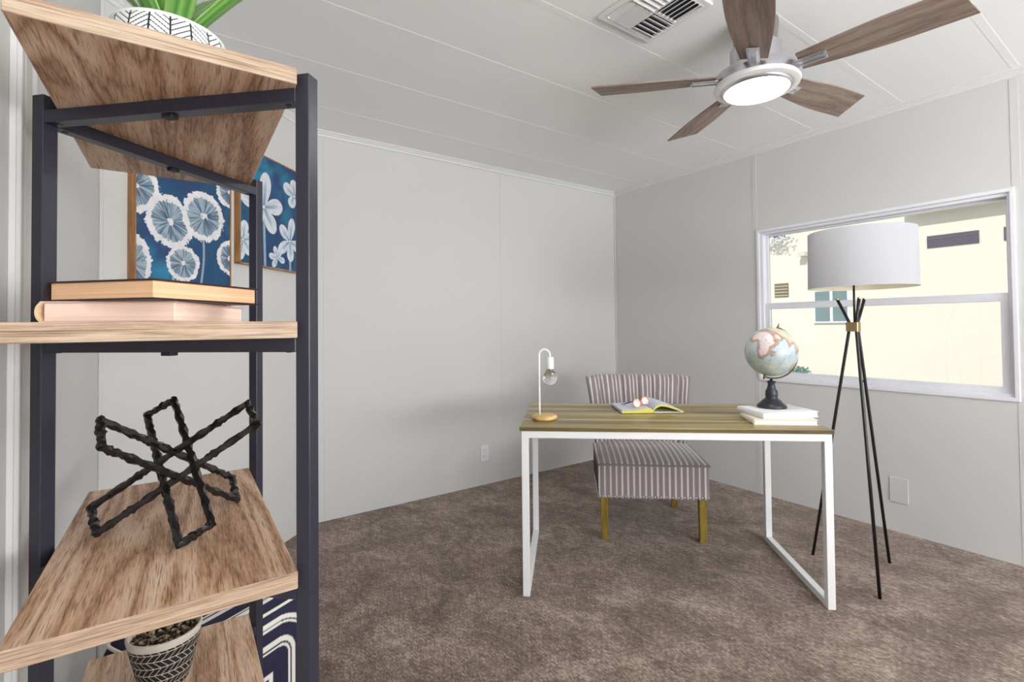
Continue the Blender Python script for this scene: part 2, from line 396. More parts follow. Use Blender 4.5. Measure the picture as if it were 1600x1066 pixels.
obj('window_casing', ring_x(BM(), XR - 0.010, XR + 0.002, WY0 - e_, WY1 + e_, WZ0 - e_, WZ1 + e_, e_, e_, e_, e_, 0.004), M['vinyl'], win)
fx0, fx1 = XR + 0.004, XR + 0.075
obj('window_frame', ring_x(BM(), fx0, fx1, WY0 - 0.001, WY1 + 0.001, WZ0 - 0.001, WZ1 + 0.001, 0.012, 0.022, 0.016, 0.018), M['vinyl'], win)
lo0, lo1 = XR + 0.018, XR + 0.044
up0, up1 = XR + 0.046, XR + 0.07
obj('lower_sash', ring_x(BM(), lo0, lo1, WY0 + 0.0105, WY1 - 0.0205, WZ0 + 0.0145, zm + 0.016, 0.036, 0.036, 0.032, 0.040), M['vinyl'], win)
obj('upper_sash', ring_x(BM(), up0, up1, WY0 + 0.0105, WY1 - 0.0205, zm - 0.012, WZ1 - 0.0165, 0.012, 0.018, 0.032, 0.012), M['vinyl'], win)
wpart('window_pane', [(lo0 + 0.011, lo0 + 0.014, WY0 + 0.05, WY1 - 0.055, WZ0 + 0.044, zm - 0.02)], M['pane'], 0)
wpart('window_pane', [(up0 + 0.011, up0 + 0.014, WY0 + 0.02, WY1 - 0.036, zm + 0.01, WZ1 - 0.026)], M['pane'], 0)

# ------------------------------------------------------------------ wall plates and vent
def plate(label, M4, kind):
    t = thing('wall_outlet' if kind == 'outlet' else 'blank_wall_plate', label, 'outlet' if kind == 'outlet' else 'wall plate')
    t.matrix_world = M4
    # local: x right, z up, y out of the wall
    if kind == 'outlet':
        obj('cover_plate', box(BM(), -0.037, 0.037, 0, 0.005, -0.062, 0.062, bev=0.002), M['white_plastic'], t)
        for s in (-1, 1):
            sk = obj('socket', box(BM(), -0.017, 0.017, 0.004, 0.0075, s * 0.023 - 0.015, s * 0.023 + 0.015, bev=0.003), M['white_plastic'], t)
            b = BM()
            for q in (-0.006, 0.006): box(b, q - 0.001, q + 0.001, 0.0070, 0.0078, s * 0.023 - 0.002, s * 0.023 + 0.006)
            obj('slot', b, M['plastic_black'], sk)
    else:
        obj('cover_plate', box(BM(), -0.045, 0.045, 0, 0.006, -0.073, 0.073, bev=0.002), M['wall'], t)
        for s in (-1, 1):
            obj('screw', lathe(BM(), [(0, 0.005), (0.003, 0.005), (0.003, 0.0072), (0, 0.0075)], 12, Matrix.Translation((0, 0, s * 0.05)) @ Matrix.Rotation(-PI / 2, 4, 'X'), cap=False), M['wall'], t)
plate('small white power outlet low on the back wall left of the desk', Matrix.Translation((1.985, YB, 0.243)) @ Matrix.Rotation(PI, 4, 'Z'), 'outlet')
plate('blank painted cover plate low on the right wall behind the floor lamp', Matrix.Translation((XR, 1.068, 0.243)) @ Matrix.Rotation(PI / 2, 4, 'Z'), 'blank')

# ceiling vent: four way register
v = thing('ceiling_vent', 'white four-way louvred air vent in the ceiling above the desk', 'vent', (1.578, 1.262, HC), 0)
a = 0.158
b = ring_x(BM(), 0, 0.010, -a, a, -a, a, 0.022, 0.022, 0.022, 0.022, 0.002)
bmesh.ops.rotate(b, cent=(0, 0, 0), matrix=Matrix.Rotation(PI / 2, 3, 'Y'), verts=b.verts[:])
obj('vent_frame', b, M['white_metal'], v)
b = BM(); box(b, -a + 0.02, a - 0.02, -a + 0.02, a - 0.02, -0.0015, -0.0005); obj('duct_backing', b, mat('duct_grey', L(70, 70, 76), 0.8), v)
for (qx, qy, ax) in ((-1, -1, 'x'), (1, -1, 'y'), (1, 1, 'x'), (-1, 1, 'y')):
    c = (qx * 0.068, qy * 0.068)
    b = BM(); h_ = 0.062
    for q in ((-h_ - 0.005, h_ + 0.005, -h_ - 0.005, -h_), (-h_ - 0.005, h_ + 0.005, h_, h_ + 0.005), (-h_ - 0.005, -h_, -h_, h_), (h_, h_ + 0.005, -h_, h_)):
        box(b, c[0] + q[0], c[0] + q[1], c[1] + q[2], c[1] + q[3], -0.011, -0.002)
    louvre_bay = obj('louvre_bay', b, M['white_metal'], v)
    for k in range(5):
        o_ = -h_ + 0.014 + k * 0.0245
        sgn = 1 if (qx * qy > 0) == (qx > 0) else -1
        b = BM()
        if ax == 'x': box(b, -h_, h_, -0.0145, 0.0145, -0.0008, 0.0008, M=Matrix.Translation((c[0], c[1] + o_, -0.009)) @ Matrix.Rotation(sgn * 0.55, 4, 'X'))
        else: box(b, -0.0145, 0.0145, -h_, h_, -0.0008, 0.0008, M=Matrix.Translation((c[0] + o_, c[1], -0.009)) @ Matrix.Rotation(sgn * 0.55, 4, 'Y'))
        obj('louvre', b, M['white_metal'], louvre_bay)

# ------------------------------------------------------------------ ceiling fan
fan = thing('ceiling_fan', 'brushed nickel ceiling fan with five weathered wood blades and a lit round lamp', 'ceiling fan', (2.005, 1.083, HC))
obj('canopy', lathe(BM(), [(0.0, 0), (0.088, 0), (0.09, -0.02), (0.084, -0.06), (0.084, -0.10), (0, -0.10)], 48, cap=False), M['fan_wood'] if False else mat('taupe_metal', L(150, 142, 134), 0.4, metal=0.6), fan, autosmooth=40)
obj('motor_housing', lathe(BM(), [(0, -0.10), (0.09, -0.10), (0.10, -0.11), (0.10, -0.205), (0.148, -0.211), (0.156, -0.213), (0.158, -0.217), (0.158, -0.256), (0.13, -0.258), (0, -0.258)], 64, cap=False), M['chrome'], fan, autosmooth=40)
obj('trim_ring', lathe(BM(), [(0.135, -0.2545), (0.163, -0.256), (0.167, -0.263), (0.164, -0.273), (0.146, -0.278), (0.136, -0.276)], 64, cap=False), M['white_metal'], fan, autosmooth=50)
obj('lamp_collar', lathe(BM(), [(0.138, -0.262), (0.134, -0.282), (0.126, -0.287), (0.12, -0.282), (0.12, -0.262)], 64, cap=False), M['chrome'], fan, autosmooth=50)
obj('lamp_lens', lathe(BM(), [(0.0, -0.266), (0.1205, -0.266), (0.124, -0.286), (0.122, -0.290), (0.06, -0.293), (0.0, -0.294)], 64, cap=False), M['lens'], fan, smooth=True, label='glowing white round lens')
def blade_mesh():
    # outline in local xy: x radial
    n = 26; top = []; bot = []
    for k in range(n + 1):
        t = k / n; x_ = 0.165 + 0.475 * t
        wdt = 0.050 + 0.030 * math.sin(min(1, t * 1.25) * PI / 2) - 0.010 * max(0, t - 0.6)
        top.append((x_ + 0.045 * t ** 8, wdt)); bot.append((x_ - 0.0 * t, -wdt))
    poly = bot + top[::-1]
    # round the inner corner a little
    b = BM(); prism(b, poly, -0.003, 0.003); 
    me = bpy.data.meshes.new('blade'); bmesh.ops.recalc_face_normals(b, faces=b.faces[:]); b.to_mesh(me); b.free()
    me.materials.append(M['fan_wood'])
    return me
bladem = blade_mesh()
b = BM()
box(b, 0.10, 0.262, -0.023, 0.023, -0.012, -0.003, bev=0.003)
box(b, 0.15, 0.255, -0.016, -0.009, -0.017, -0.011, bev=0.002); box(b, 0.15, 0.255, 0.009, 0.016, -0.017, -0.011, bev=0.002)
bmesh.ops.recalc_face_normals(b, faces=b.faces[:]); armm = bpy.data.meshes.new('blade_iron'); b.to_mesh(armm); b.free(); armm.materials.append(M['chrome'])
for k in range(5):
    th = 2.3494 - k * 2 * PI / 5
    Rm = Matrix.Rotation(th, 4, 'Z') @ Matrix.Translation((0, 0, -0.225)) @ Matrix.Rotation(math.radians(-12), 4, 'X')
    o1 = bpy.data.objects.new('blade', bladem); COL.objects.link(o1); o1.parent = fan; o1.matrix_local = Rm
    o3 = bpy.data.objects.new('blade_iron', armm); COL.objects.link(o3); o3.parent = o1
bl = light('fan_lamp_light', 'AREA', (2.005, 1.083, HC - 0.30), 5, (1, 0.99, 0.97), 0.22, direction=(0, 0, -1))

# ------------------------------------------------------------------ desk
DU = Vector((0.753, -0.658, 0)); DV = Vector((0.658, 0.753, 0)); DR = math.atan2(-0.658, 0.753)
DO = Vector((1.294, 1.825, 0))
DH = 0.762
desk = thing('desk', 'writing desk with olive brown wood top and white metal frame', 'desk', DO, DR)
DL, DD = 1.350, 0.695
def dpt(u, v_, z=0): return DO + DU * u + DV * v_ + Vector((0, 0, z))
top = obj('desk_top', box(BM(), 0, DL, 0, DD, DH - 0.018, DH, bev=0.0015, seg=1), [M['desk_top'], M['desk_edge']], desk)
for p in top.data.polygons:
    if abs(p.normal.z) < 0.5: p.material_index = 1
ft = 0.032; zt = DH - 0.018
b = BM()
for y_ in (0.004, DD - 0.004 - ft): box(b, 0.008, DL - 0.008, y_, y_ + ft, zt - ft, zt, bev=0.0015, seg=1)
obj('top_rail', b, M['white_metal'], desk)
for x0 in (0.008, DL - 0.008 - ft):
    for y_ in (0.004, DD - 0.004 - ft):
        obj('leg', box(BM(), x0, x0 + ft, y_, y_ + ft, 0.0, zt - ft + 0.001, bev=0.0015, seg=1), M['white_metal'], desk)
    obj('foot_bar', box(BM(), x0, x0 + ft, 0.004 + ft, DD - 0.004 - ft, 0.0, ft, bev=0.0015, seg=1), M['white_metal'], desk)
    obj('side_rail', box(BM(), x0, x0 + ft, 0.004 + ft, DD - 0.004 - ft, zt - ft, zt, bev=0.0015, seg=1), M['white_metal'], desk)

# ------------------------------------------------------------------ chair
CO = dpt(0.690, 0.606)
chair = thing('slipper_chair', 'armless slipper chair in grey and white striped velvet behind the desk', 'chair', CO, DR)
CW = 0.305           # half width
stripe_dark = np.array([140, 129, 130]) / 255; stripe_light = np.array([222, 214, 214]) / 255; stripe_mid = np.array([168, 158, 158]) / 255
def stripes(u, period=0.0325):
    ph = np.mod(u / period, 1.0)
    c = np.where((ph < 0.24)[..., None], stripe_light, stripe_dark)
    c = np.where(((ph > 0.30) & (ph < 0.36))[..., None] | ((ph > 0.88) & (ph < 0.94))[..., None], stripe_mid, c)
    return c
# seat: rounded slab whose top is crowned; front face and sides drop straight down
def rounded_block(name, x0, x1, y0, y1, z0, z1, crown_, rad, parent, mt, nu=300, nv=60, colorf=None):
    """superellipse style cushion as a (u across x, v around profile) grid: profile goes front bottom -> front top -> back top -> back bottom"""
    prof = []
    k = 24
    for i in range(k + 1): prof.append((y0, z0 + (z1 - rad - z0) * i / k))
    for i in range(1, 9):
        a_ = PI / 2 * i / 8; prof.append((y0 + rad - rad * math.cos(a_), z1 - rad + rad * math.sin(a_)))
    for i in range(1, 31): prof.append((y0 + rad + (y1 - y0 - 2 * rad) * i / 30, z1))
    for i in range(1, 9):
        a_ = PI / 2 * i / 8; prof.append((y1 - rad + rad * math.sin(a_), z1 - rad + rad * math.cos(a_)))
    for i in range(1, k + 1): prof.append((y1, z1 - rad + (z0 - z1 + rad) * i / k))
    P = np.zeros((nu, len(prof), 3)); xs = np.linspace(-1, 1, nu)
    for i, s in enumerate(xs):
        e = (1 - abs(s) ** 26) ** (1 / 4) if abs(s) < 1 else 0
        inset = rad * 0.5 * (1 - e)
        x_ = (x0 + x1) / 2 + (x1 - x0) / 2 * s
        for j, (y_, z_) in enumerate(prof):
            cy = (y_ - y0) / (y1 - y0)
            top_ = max(0, min(1, (z_ - (z1 - rad)) / rad))
            bulge = crown_ * (1 - abs(s) ** 3) * (math.sin(PI * min(1, max(0, cy))) ** 0.6 if 0 < cy < 1 else 0) * top_
            P[i, j] = (x_, y_ + (inset if cy < 0.5 else -inset), z_ + bulge - (inset if top_ > 0 else 0))
    me = mesh_grid(name, P, colors=colorf(P))
    b = bmesh.new(); b.from_mesh(me)
    # close sides
    bl_ = [e_ for e_ in b.edges if e_.is_boundary]
    bmesh.ops.holes_fill(b, edges=bl_, sides=0)
    bmesh.ops.recalc_face_normals(b, faces=b.faces[:])
    b.to_mesh(me); b.free()
    o = link(name, me, mt, parent, True)
    me.set_sharp_from_angle(angle=math.radians(50))
    return o
def seatcol(P):
    return stripes(P[..., 0] + 0.012)
seat = rounded_block('seat', -CW, CW, 0.0, 0.56, 0.245, 0.437, 0.035, 0.012, chair, M['velvet'], colorf=seatcol)
# piping round the seat top edge
pp = []
for s in np.linspace(-1, 1, 30): pp.append((s * (CW + 0.001), -0.002, 0.430))
for s in np.linspace(0, 1, 20)[1:]: pp.append((CW + 0.001, -0.002 + s * 0.5, 0.430))
pp = [(-CW - 0.001, 0.498 - s * 0.5, 0.430) for s in np.linspace(0, 1, 20)[:-1]] + pp
pm = tube(BM(), pp, 0.0055, 8)
obj('seat_piping', pm, mat('grey_velvet_piping', L(138, 126, 126), 0.8), chair, True)
nb = BM(); lathe(nb, [(0, 0.0045), (0.003, 0.0038), (0.0052, 0.0018), (0.0056, 0), (0, 0)], 10, cap=False)
bmesh.ops.recalc_face_normals(nb, faces=nb.faces[:]); nailm = bpy.data.meshes.new('nailhead'); nb.to_mesh(nailm); nb.free(); nailm.materials.append(M['nail'])
for p in nailm.polygons: p.use_smooth = True
def nail(x_, y_, z_, rot):
    o = bpy.data.objects.new('nailhead', nailm); COL.objects.link(o); o.parent = chair
    o.matrix_local = Matrix.Translation((x_, y_, z_)) @ rot
for k in range(38): nail(-CW + 0.008 + k * (2 * CW - 0.016) / 37, -0.0005, 0.254, Matrix.Rotation(PI / 2, 4, 'X'))
for s in (-1, 1):
    for k in range(26): nail(s * (CW + 0.0005), 0.012 + k * 0.0165, 0.254, Matrix.Rotation(s * PI / 2, 4, 'Y'))
for x0, y_ in ((-CW + 0.012, 0.012), (CW - 0.054, 0.012)):
    b = BM(); box(b, -0.021, 0.021, -0.021, 0.021, 0, 0.2448, bev=0.002)
    for v_ in b.verts:
        if v_.co.z < 0.1: v_.co.x *= 0.86; v_.co.y *= 0.86
    bmesh.ops.translate(b, vec=(x0 + 0.021, y_ + 0.021, 0), verts=b.verts[:]); obj('leg', b, M['leg_wood'], chair)
for x0 in (-CW + 0.06, CW - 0.10):
    b = BM(); box(b, -0.019, 0.019, -0.019, 0.019, 0, 0.2448, bev=0.002)
    for v_ in b.verts:
        if v_.co.z < 0.1: v_.co.y += 0.07
    bmesh.ops.translate(b, vec=(x0 + 0.02, 0.50, 0), verts=b.verts[:]); obj('leg', b, M['leg_wood'], chair)
# backrest: pleated, flared and rolled at the top, wrapping forward at the sides
nu, nv = 320, 60
def back_surface(side):
    P = np.zeros((nu, nv, 3)); C = np.zeros((nu, nv, 3))
    for i, s in enumerate(np.linspace(-1, 1, nu)):
        for j, t in enumerate(np.linspace(0, 1, nv)):
            hw = 0.292 + 0.058 * t ** 1.6
            wrap = 0.06 * abs(s) ** 4
            z_ = 0.30 + 0.580 * t - 0.012 * abs(s) ** 6 * t
            lean = 0.50 + 0.10 * t ** 1.4
            y_ = lean - wrap
            pleat = 0.022 * math.sin(min(1, t * 1.3) * PI / 2) * (abs(math.sin(s * 8.5 + 0.6 * math.sin(5 * s) + 0.25 * t * s)) ** 0.45 - 0.6)
            th_ = 0.085
            edge = (1 - abs(s) ** 14) ** 0.5 if abs(s) < 1 else 0
            etop = (1 - t ** 16) ** 0.5 if t < 1 else 0
            if side == 'f': y2 = y_ + th_ / 2 - (th_ / 2) * edge * etop - pleat * edge * etop
            else: y2 = y_ + th_ / 2 + (th_ / 2) * edge * etop
            P[i, j] = (hw * s, y2, z_)
            C[i, j] = stripes(np.array([s * 0.30 + 0.004 * math.sin(s * 19 + t * 2.0)]), 0.0255)[0]
    return P, C
Pf, Cf = back_surface('f'); Pb, Cb = back_surface('b')
# join front and back in one closed grid (v: front bottom -> top -> back bottom)
P = np.concatenate([Pf, Pb[:, ::-1][:, 1:]], axis=1); C = np.concatenate([Cf, Cb[:, ::-1][:, 1:]], axis=1)
me = mesh_grid('backrest', P, colors=C)
b = bmesh.new(); b.from_mesh(me); bmesh.ops.remove_doubles(b, verts=b.verts[:], dist=0.0004); bmesh.ops.holes_fill(b, edges=[e_ for e_ in b.edges if e_.is_boundary], sides=0)
bmesh.ops.recalc_face_normals(b, faces=b.faces[:]); b.to_mesh(me); b.free()
link('backrest', me, M['velvet'], chair, True)

# ------------------------------------------------------------------ desk lamp
LB = Vector((1.503, 1.905, DH))
dl = thing('desk_lamp', 'small white bent-pipe desk lamp with bare clear bulb and round wooden base', 'lamp', LB)
obj('lamp_base', lathe(BM(), [(0, 0), (0.056, 0), (0.062, 0.004), (0.063, 0.012), (0.060, 0.019), (0.052, 0.023), (0, 0.023)], 48, cap=False), M['lamp_wood'], dl, autosmooth=60)
pd = Vector((0.815, -0.58, 0))
p0 = -pd * 0.024 + Vector((0, 0, 0.022))
R_ = 0.0265; topz = 0.315
pts = [p0 + Vector((0, 0, t * (topz - 0.022) / 8)) for t in range(9)]
for k in range(1, 17):
    a_ = PI * k / 16; pts.append(p0 + pd * (R_ - R_ * math.cos(a_)) + Vector((0, 0, topz - 0.022 + R_ * math.sin(a_))))
endp = pts[-1] - Vector((0, 0, 0.012)); pts.append(endp)
obj('lamp_stem', tube(BM(), pts, 0.0052, 16), M['white_metal'], dl, True)
T_ = Matrix.Translation(endp)
sk = obj('lamp_socket', lathe(BM(), [(0, 0.001), (0.018, 0), (0.019, -0.003), (0.019, -0.056), (0.017, -0.058), (0, -0.058)], 32, T_, cap=False), M['white_metal'], dl, autosmooth=40)
bp_pts = [(0.012, -0.052), (0.013, -0.060), (0.020, -0.068), (0.030, -0.079), (0.0365, -0.094), (0.037, -0.104), (0.034, -0.118), (0.026, -0.131), (0.014, -0.138), (0, -0.140)]
bulb = obj('bulb', lathe(BM(), bp_pts, 40, T_, cap=False), M['glass'], dl, True, label='clear glass globe bulb')
fb = BM(); tube(fb, [endp + Vector((0, 0, -0.056)), endp + Vector((0, 0, -0.085))], 0.0035, 8)
for k in range(6):
    a_ = k * PI / 3; q = Vector((math.cos(a_), math.sin(a_), 0))
    tube(fb, [endp + q * 0.004 + Vector((0, 0, -0.083)), endp + q * 0.011 + Vector((0, 0, -0.112))], 0.0007, 5)
obj('filament', fb, M['filament'], bulb)

# ------------------------------------------------------------------ closed books, open book, glasses, globe on the desk
def quad_book(name, label, c, ang, lx, ly, h, cover, pages, spine_side='x-', cat='book', group=None, ct=0.0022, over=0.004, pages2=None, bulge=0.0):
    """c: corner (xy) at base, ang: rotation; lx, ly sizes; spine along the x=0 side"""
    t = thing(name, label, cat, (c[0], c[1], c[2]), ang, group)
    b = BM(); box(b, 0.004, lx - over, over, ly - over, ct, h - ct, bev=0.0006, seg=1)
    obj('page_block', b, pages, t)
    obj('front_cover', box(BM(), 0, lx, 0, ly, h - ct, h, bev=0.0009, seg=1), cover, t)
    obj('back_cover', box(BM(), 0, lx, 0, ly, 0, ct, bev=0.0009, seg=1), cover, t)
    # rounded spine
    n = 10; prof = []
    for k in range(n + 1):
        a_ = PI * k / n; prof.append((0.006 - (0.006 + bulge) * math.sin(a_), h / 2 - h / 2 * math.cos(a_)))
    inner = [(0.0062 - (0.004 + bulge) * math.sin(PI * k / n), h / 2 - (h / 2 - ct) * math.cos(PI * k / n)) for k in range(n, -1, -1)]
    Mx = Matrix(((1, 0, 0, 0), (0, 0, 1, 0), (0, 1, 0, 0), (0, 0, 0, 1)))
    b = BM(); prism(b, prof + inner, 0, ly, M=Mx)
    obj('spine', b, pages2 or cover, t)
    return t
# pair under the globe
quad_book('hardcover_book', 'cream cloth closed book lying on the desk, lower of the two under the globe', (2.158, 1.206, DH), -0.747, 0.274, 0.19, 0.025, M['cream_cover'], M['page'], group='books under the globe', over=0.005, bulge=0.004)
quad_book('hardcover_book', 'white cloth closed book directly under the globe, upper of two', (2.190, 1.178, DH + 0.0252), -0.50, 0.272, 0.21, 0.027, M['white_cover'], M['page'], group='books under the globe', over=0.005, bulge=0.004)
GZ = DH + 0.0524
# globe
gl_ = thing('desk_globe', 'small antique style world globe on black turned wood base standing on books', 'globe', (2.371, 1.235, GZ))
obj('globe_base', lathe(BM(), [(0, 0), (0.064, 0), (0.066, 0.004), (0.064, 0.012), (0.056, 0.020), (0.050, 0.024), (0.042, 0.034), (0.029, 0.044), (0.026, 0.050), (0.028, 0.058), (0.027, 0.080), (0.020, 0.092), (0.017, 0.104), (0.015, 0.116), (0.020, 0.122), (0.021, 0.126), (0.012, 0.130), (0, 0.130)], 48, cap=False), mat('black_wood', L(44, 47, 54), 0.35, bump=0.2, bscale=60), gl_, autosmooth=50)
tocam = Vector((-2.371, -1.235, 0.13)).normalized(); rr_ = Vector((0.815, -0.58, 0)).normalized()
GC = Vector((0.004, 0.0, 0.268)); GR = 0.1175
Nn = (Vector((0, 0, 1)) * 0.92 + rr_ * 0.27 - tocam * 0.2).normalized()
fwd_ = (tocam - Nn * tocam.dot(Nn)).normalized(); lft_ = Nn.cross(fwd_)
LON0 = math.radians(42)
# local x axis (lon 0) so that LON0 faces the camera
xax = fwd_ * math.cos(-LON0) + lft_ * math.sin(-LON0)
yax = Nn.cross(xax)
nlo, nla = 240, 130
lon = np.linspace(0, 2 * PI, nlo, endpoint=False); lat = np.linspace(-PI / 2 + 0.002, PI / 2 - 0.002, nla)
lo_, la_ = np.meshgrid(lon, lat, indexing='ij')
Xa = np.array(xax); Ya = np.array(yax); Za = np.array(Nn)
dirs = (np.cos(la_) * np.cos(lo_))[..., None] * Xa + (np.cos(la_) * np.sin(lo_))[..., None] * Ya + np.sin(la_)[..., None] * Za
Pg = np.array(GC) + GR * dirs
def vnoise(p, seed=0, octs=4):
    """cheap smooth value noise on (...,3)"""
    out = np.zeros(p.shape[:-1]); amp = 1; tot = 0
    for o in range(octs):
        q = p * 2 ** o + seed * 7.13; i = np.floor(q).astype(int); f_ = q - i; f_ = f_ * f_ * (3 - 2 * f_)
        def h(ix, iy, iz): 
            n_ = (ix * 374761393 + iy * 668265263 + iz * 2147483647 + seed * 1013) & 0x7fffffff
            n_ = ((n_ ^ (n_ >> 13)) * 1274126177) & 0x7fffffff
            return ((n_ ^ (n_ >> 16)) & 0xffff) / 65535.0
        v = 0
        for dx in (0, 1):
            for dy in (0, 1):
                for dz in (0, 1):
                    wgt = (f_[..., 0] if dx else 1 - f_[..., 0]) * (f_[..., 1] if dy else 1 - f_[..., 1]) * (f_[..., 2] if dz else 1 - f_[..., 2])
                    v = v + wgt * h(i[..., 0] + dx, i[..., 1] + dy, i[..., 2] + dz)
        out += amp * v; tot += amp; amp *= 0.5
    return out / tot
def polydist(px, py, poly):
    """signed distance (negative inside)"""
    poly = np.array(poly, float); d = np.full(px.shape, 1e9); ins = np.zeros(px.shape, bool)
    n = len(poly)
    for k in range(n):
        x1, y1 = poly[k]; x2, y2 = poly[(k + 1) % n]
        ex, ey = x2 - x1, y2 - y1; t = np.clip(((px - x1) * ex + (py - y1) * ey) / (ex * ex + ey * ey), 0, 1)
        d = np.minimum(d, np.hypot(px - x1 - t * ex, py - y1 - t * ey))
        c = ((y1 > py) != (y2 > py)) & (px < ex * (py - y1) / (ey + 1e-12) + x1)
        ins ^= c
    return np.where(ins, -d, d)
LO = np.degrees(lo_); LO = np.where(LO > 180, LO - 360, LO); LA = np.degrees(la_)
nz = vnoise(dirs * 5 + 20, 3, 5)
LOw = LO + (nz - 0.5) * 8; LAw = LA + (vnoise(dirs * 5 + 40, 5, 5) - 0.5) * 8
cont = [
 ([(-17, 21), (-16, 12), (-8, 4), (5, 5), (9, 3), (13, -8), (12, -18), (18, -34), (26, -34), (35, -24), (40, -15), (39, -6), (51, 11), (43, 12), (34, 28), (32, 31), (10, 37), (-6, 35)], (232, 214, 214)),
 ([(35, 28), (43, 13), (56, 18), (58, 24), (50, 30), (40, 34)], (214, 222, 196)),
 ([(68, 24), (73, 17), (77, 8), (80, 14), (88, 22), (92, 22), (95, 16), (100, 6), (104, 2), (106, 10), (120, 24), (122, 38), (140, 52), (160, 62), (175, 68), (100, 76), (60, 70), (40, 66), (28, 70), (10, 60), (-4, 48), (-9, 38), (0, 40), (12, 44), (24, 38), (36, 38), (50, 30), (58, 25)], (206, 200, 170)),
 ([(113, -22), (122, -17), (131, -12), (136, -13), (141, -11), (146, -18), (153, -28), (147, -38), (138, -35), (130, -32), (116, -34)], (176, 190, 168)),
 ([(44, -16), (50, -14), (47, -25), (44, -24)], (150, 150, 150)),
 ([(-80, 8), (-60, 10), (-35, -7), (-40, -22), (-58, -36), (-68, -54), (-74, -48), (-71, -18), (-81, -5)], (214, 190, 160)),
 ([(-168, 66), (-125, 50), (-122, 36), (-105, 20), (-84, 10), (-90, 20), (-97, 27), (-82, 28), (-66, 45), (-56, 52), (-80, 62), (-95, 70), (-140, 70)], (198, 206, 170)),
]
sea = np.array([176, 194, 204]) / 255; sea2 = np.array([206, 214, 206]) / 255
Cg = sea + (sea2 - sea) * np.clip((vnoise(dirs * 3 + 9, 9, 4) - 0.3) * 2.2, 0, 1)[..., None]
Cg = Cg * (1 - 0.10 * np.clip((-LA - 25) / 50, 0, 1)[..., None] * np.array([0.3, 0.4, 1.6]))
for poly, c in cont:
    d = polydist(LOw, LAw, poly)
    orange = np.array([214, 132, 84]) / 255; dark = np.array([110, 120, 140]) / 255
    Cg = np.where(((d > 0) & (d < 3.2))[..., None], Cg * 0.35 + dark * 0.65, Cg)
    Cg = np.where((d <= 0)[..., None], np.array(c) / 255, Cg)
    Cg = np.where(((d <= 0) & (d > -3.4))[..., None], orange, Cg)
spk = vnoise(dirs * 26 + 3, 11, 2)
Cg = np.where((spk > 0.76)[..., None], Cg * 0.6, Cg)
Cg = np.where((np.abs(np.mod(LO, 30) - 15) < 0.4)[..., None] | (np.abs(np.mod(LA, 30) - 15) < 0.3)[..., None], Cg * 0.88, Cg)
Cg = Cg + (np.array([176, 184, 184]) / 255 - Cg) * 0.22
me = mesh_grid('globe_sphere', Pg, closed_u=True, colors=Cg)
b = bmesh.new(); b.from_mesh(me); bmesh.ops.holes_fill(b, edges=[e_ for e_ in b.edges if e_.is_boundary], sides=0); bmesh.ops.recalc_face_normals(b, faces=b.faces[:]); b.to_mesh(me); b.free()
link('globe_sphere', me, M['globe'], gl_, True)
# meridian arm: half ring from pole to pole on the right / lower side
side = (rr_ - Nn * rr_.dot(Nn)).normalized()
arm = []
for k in range(41):
    a_ = PI * k / 40; arm.append(GC + (-Nn * math.cos(a_) * 1.0 + side * math.sin(a_)) * (GR + 0.010))
arm = arm[:]
obj('meridian_arm', tube(BM(), arm, 0.0038, 8), mat('dark_bronze', L(84, 70, 44), 0.3, metal=0.8), gl_, True)
b = BM()
tube(b, [GC + Nn * GR * 0.99, GC + Nn * (GR + 0.012), GC + Nn * (GR + 0.024)], [0.009, 0.005, 0.0025], 12)
tube(b, [GC - Nn * GR * 0.99, GC - Nn * (GR + 0.012), GC - Nn * (GR + 0.022)], [0.005, 0.006, 0.004], 12)
tube(b, [GC + Nn * (GR + 0.02), GC + Nn * (GR + 0.034)], [0.003, 0.001], 8)
obj('axis_finial', b, mat('bronze', L(120, 98, 60), 0.3, metal=0.7), gl_, True)
b = BM()
low = GC + Vector((0, 0, -1)) * (GR + 0.010)
tube(b, [Vector((0, 0, 0.128)), Vector((0, 0, low.z - 0.002))], 0.006, 12)
obj('arm_post', b, M['bronze_black'], gl_, True)

# open book
OB = Vector((1.901, 1.766, DH)); ox = Vector((0.829, -0.56, 0)).normalized(); ang = math.atan2(ox.y, ox.x)
ob = thing('open_book', 'open book with yellow-edged pages lying near the back of the desk', 'book', OB, ang)
bw, bd = 0.163, 0.25
obj('cover', box(BM(), -0.004, 2 * bw - 0.004, -0.004, bd + 0.004, 0, 0.0025, bev=0.001, seg=1), M['cover_dark'], ob)
def page_stack(name, lower, upper, mats):
    """lower/upper: lists of (x,z) with equal length -> solid extruded in y; top face paper, ends yellow"""
    b = BM(); n = len(lower)
    poly = lower + upper[::-1]
    A = [b.verts.new((x_, 0, z_)) for x_, z_ in poly]; B = [b.verts.new((x_, bd, z_)) for x_, z_ in poly]
    N_ = len(poly)
    fa = []
    for i in range(n - 1):
        for V in (A, B): f_ = b.faces.new([V[i], V[i + 1], V[N_ - 2 - i], V[N_ - 1 - i]]); f_.material_index = 1
    for k in range(N_):
        f_ = b.faces.new([A[k], A[(k + 1) % N_], B[(k + 1) % N_], B[k]])
        f_.material_index = 0 if k >= n else 1
    return obj(name, b, mats, ob)
n = 22
lo_p = [(t * bw, 0.0026) for t in np.linspace(0.0, 1.0, n)]
up_p = [(t * bw, 0.017 + 0.010 * math.sin(PI * (t ** 3) * 0.85) - 0.006 * max(0, t - 0.94) / 0.06) for t in np.linspace(0.0, 1.0, n)]
page_stack('left_pages', lo_p, up_p, [M['paper_blue'], M['page_yellow']])
def archz(t): return 0.006 + 0.036 * math.sin(PI * min(1, t ** 0.62)) * (1 - 0.35 * t)
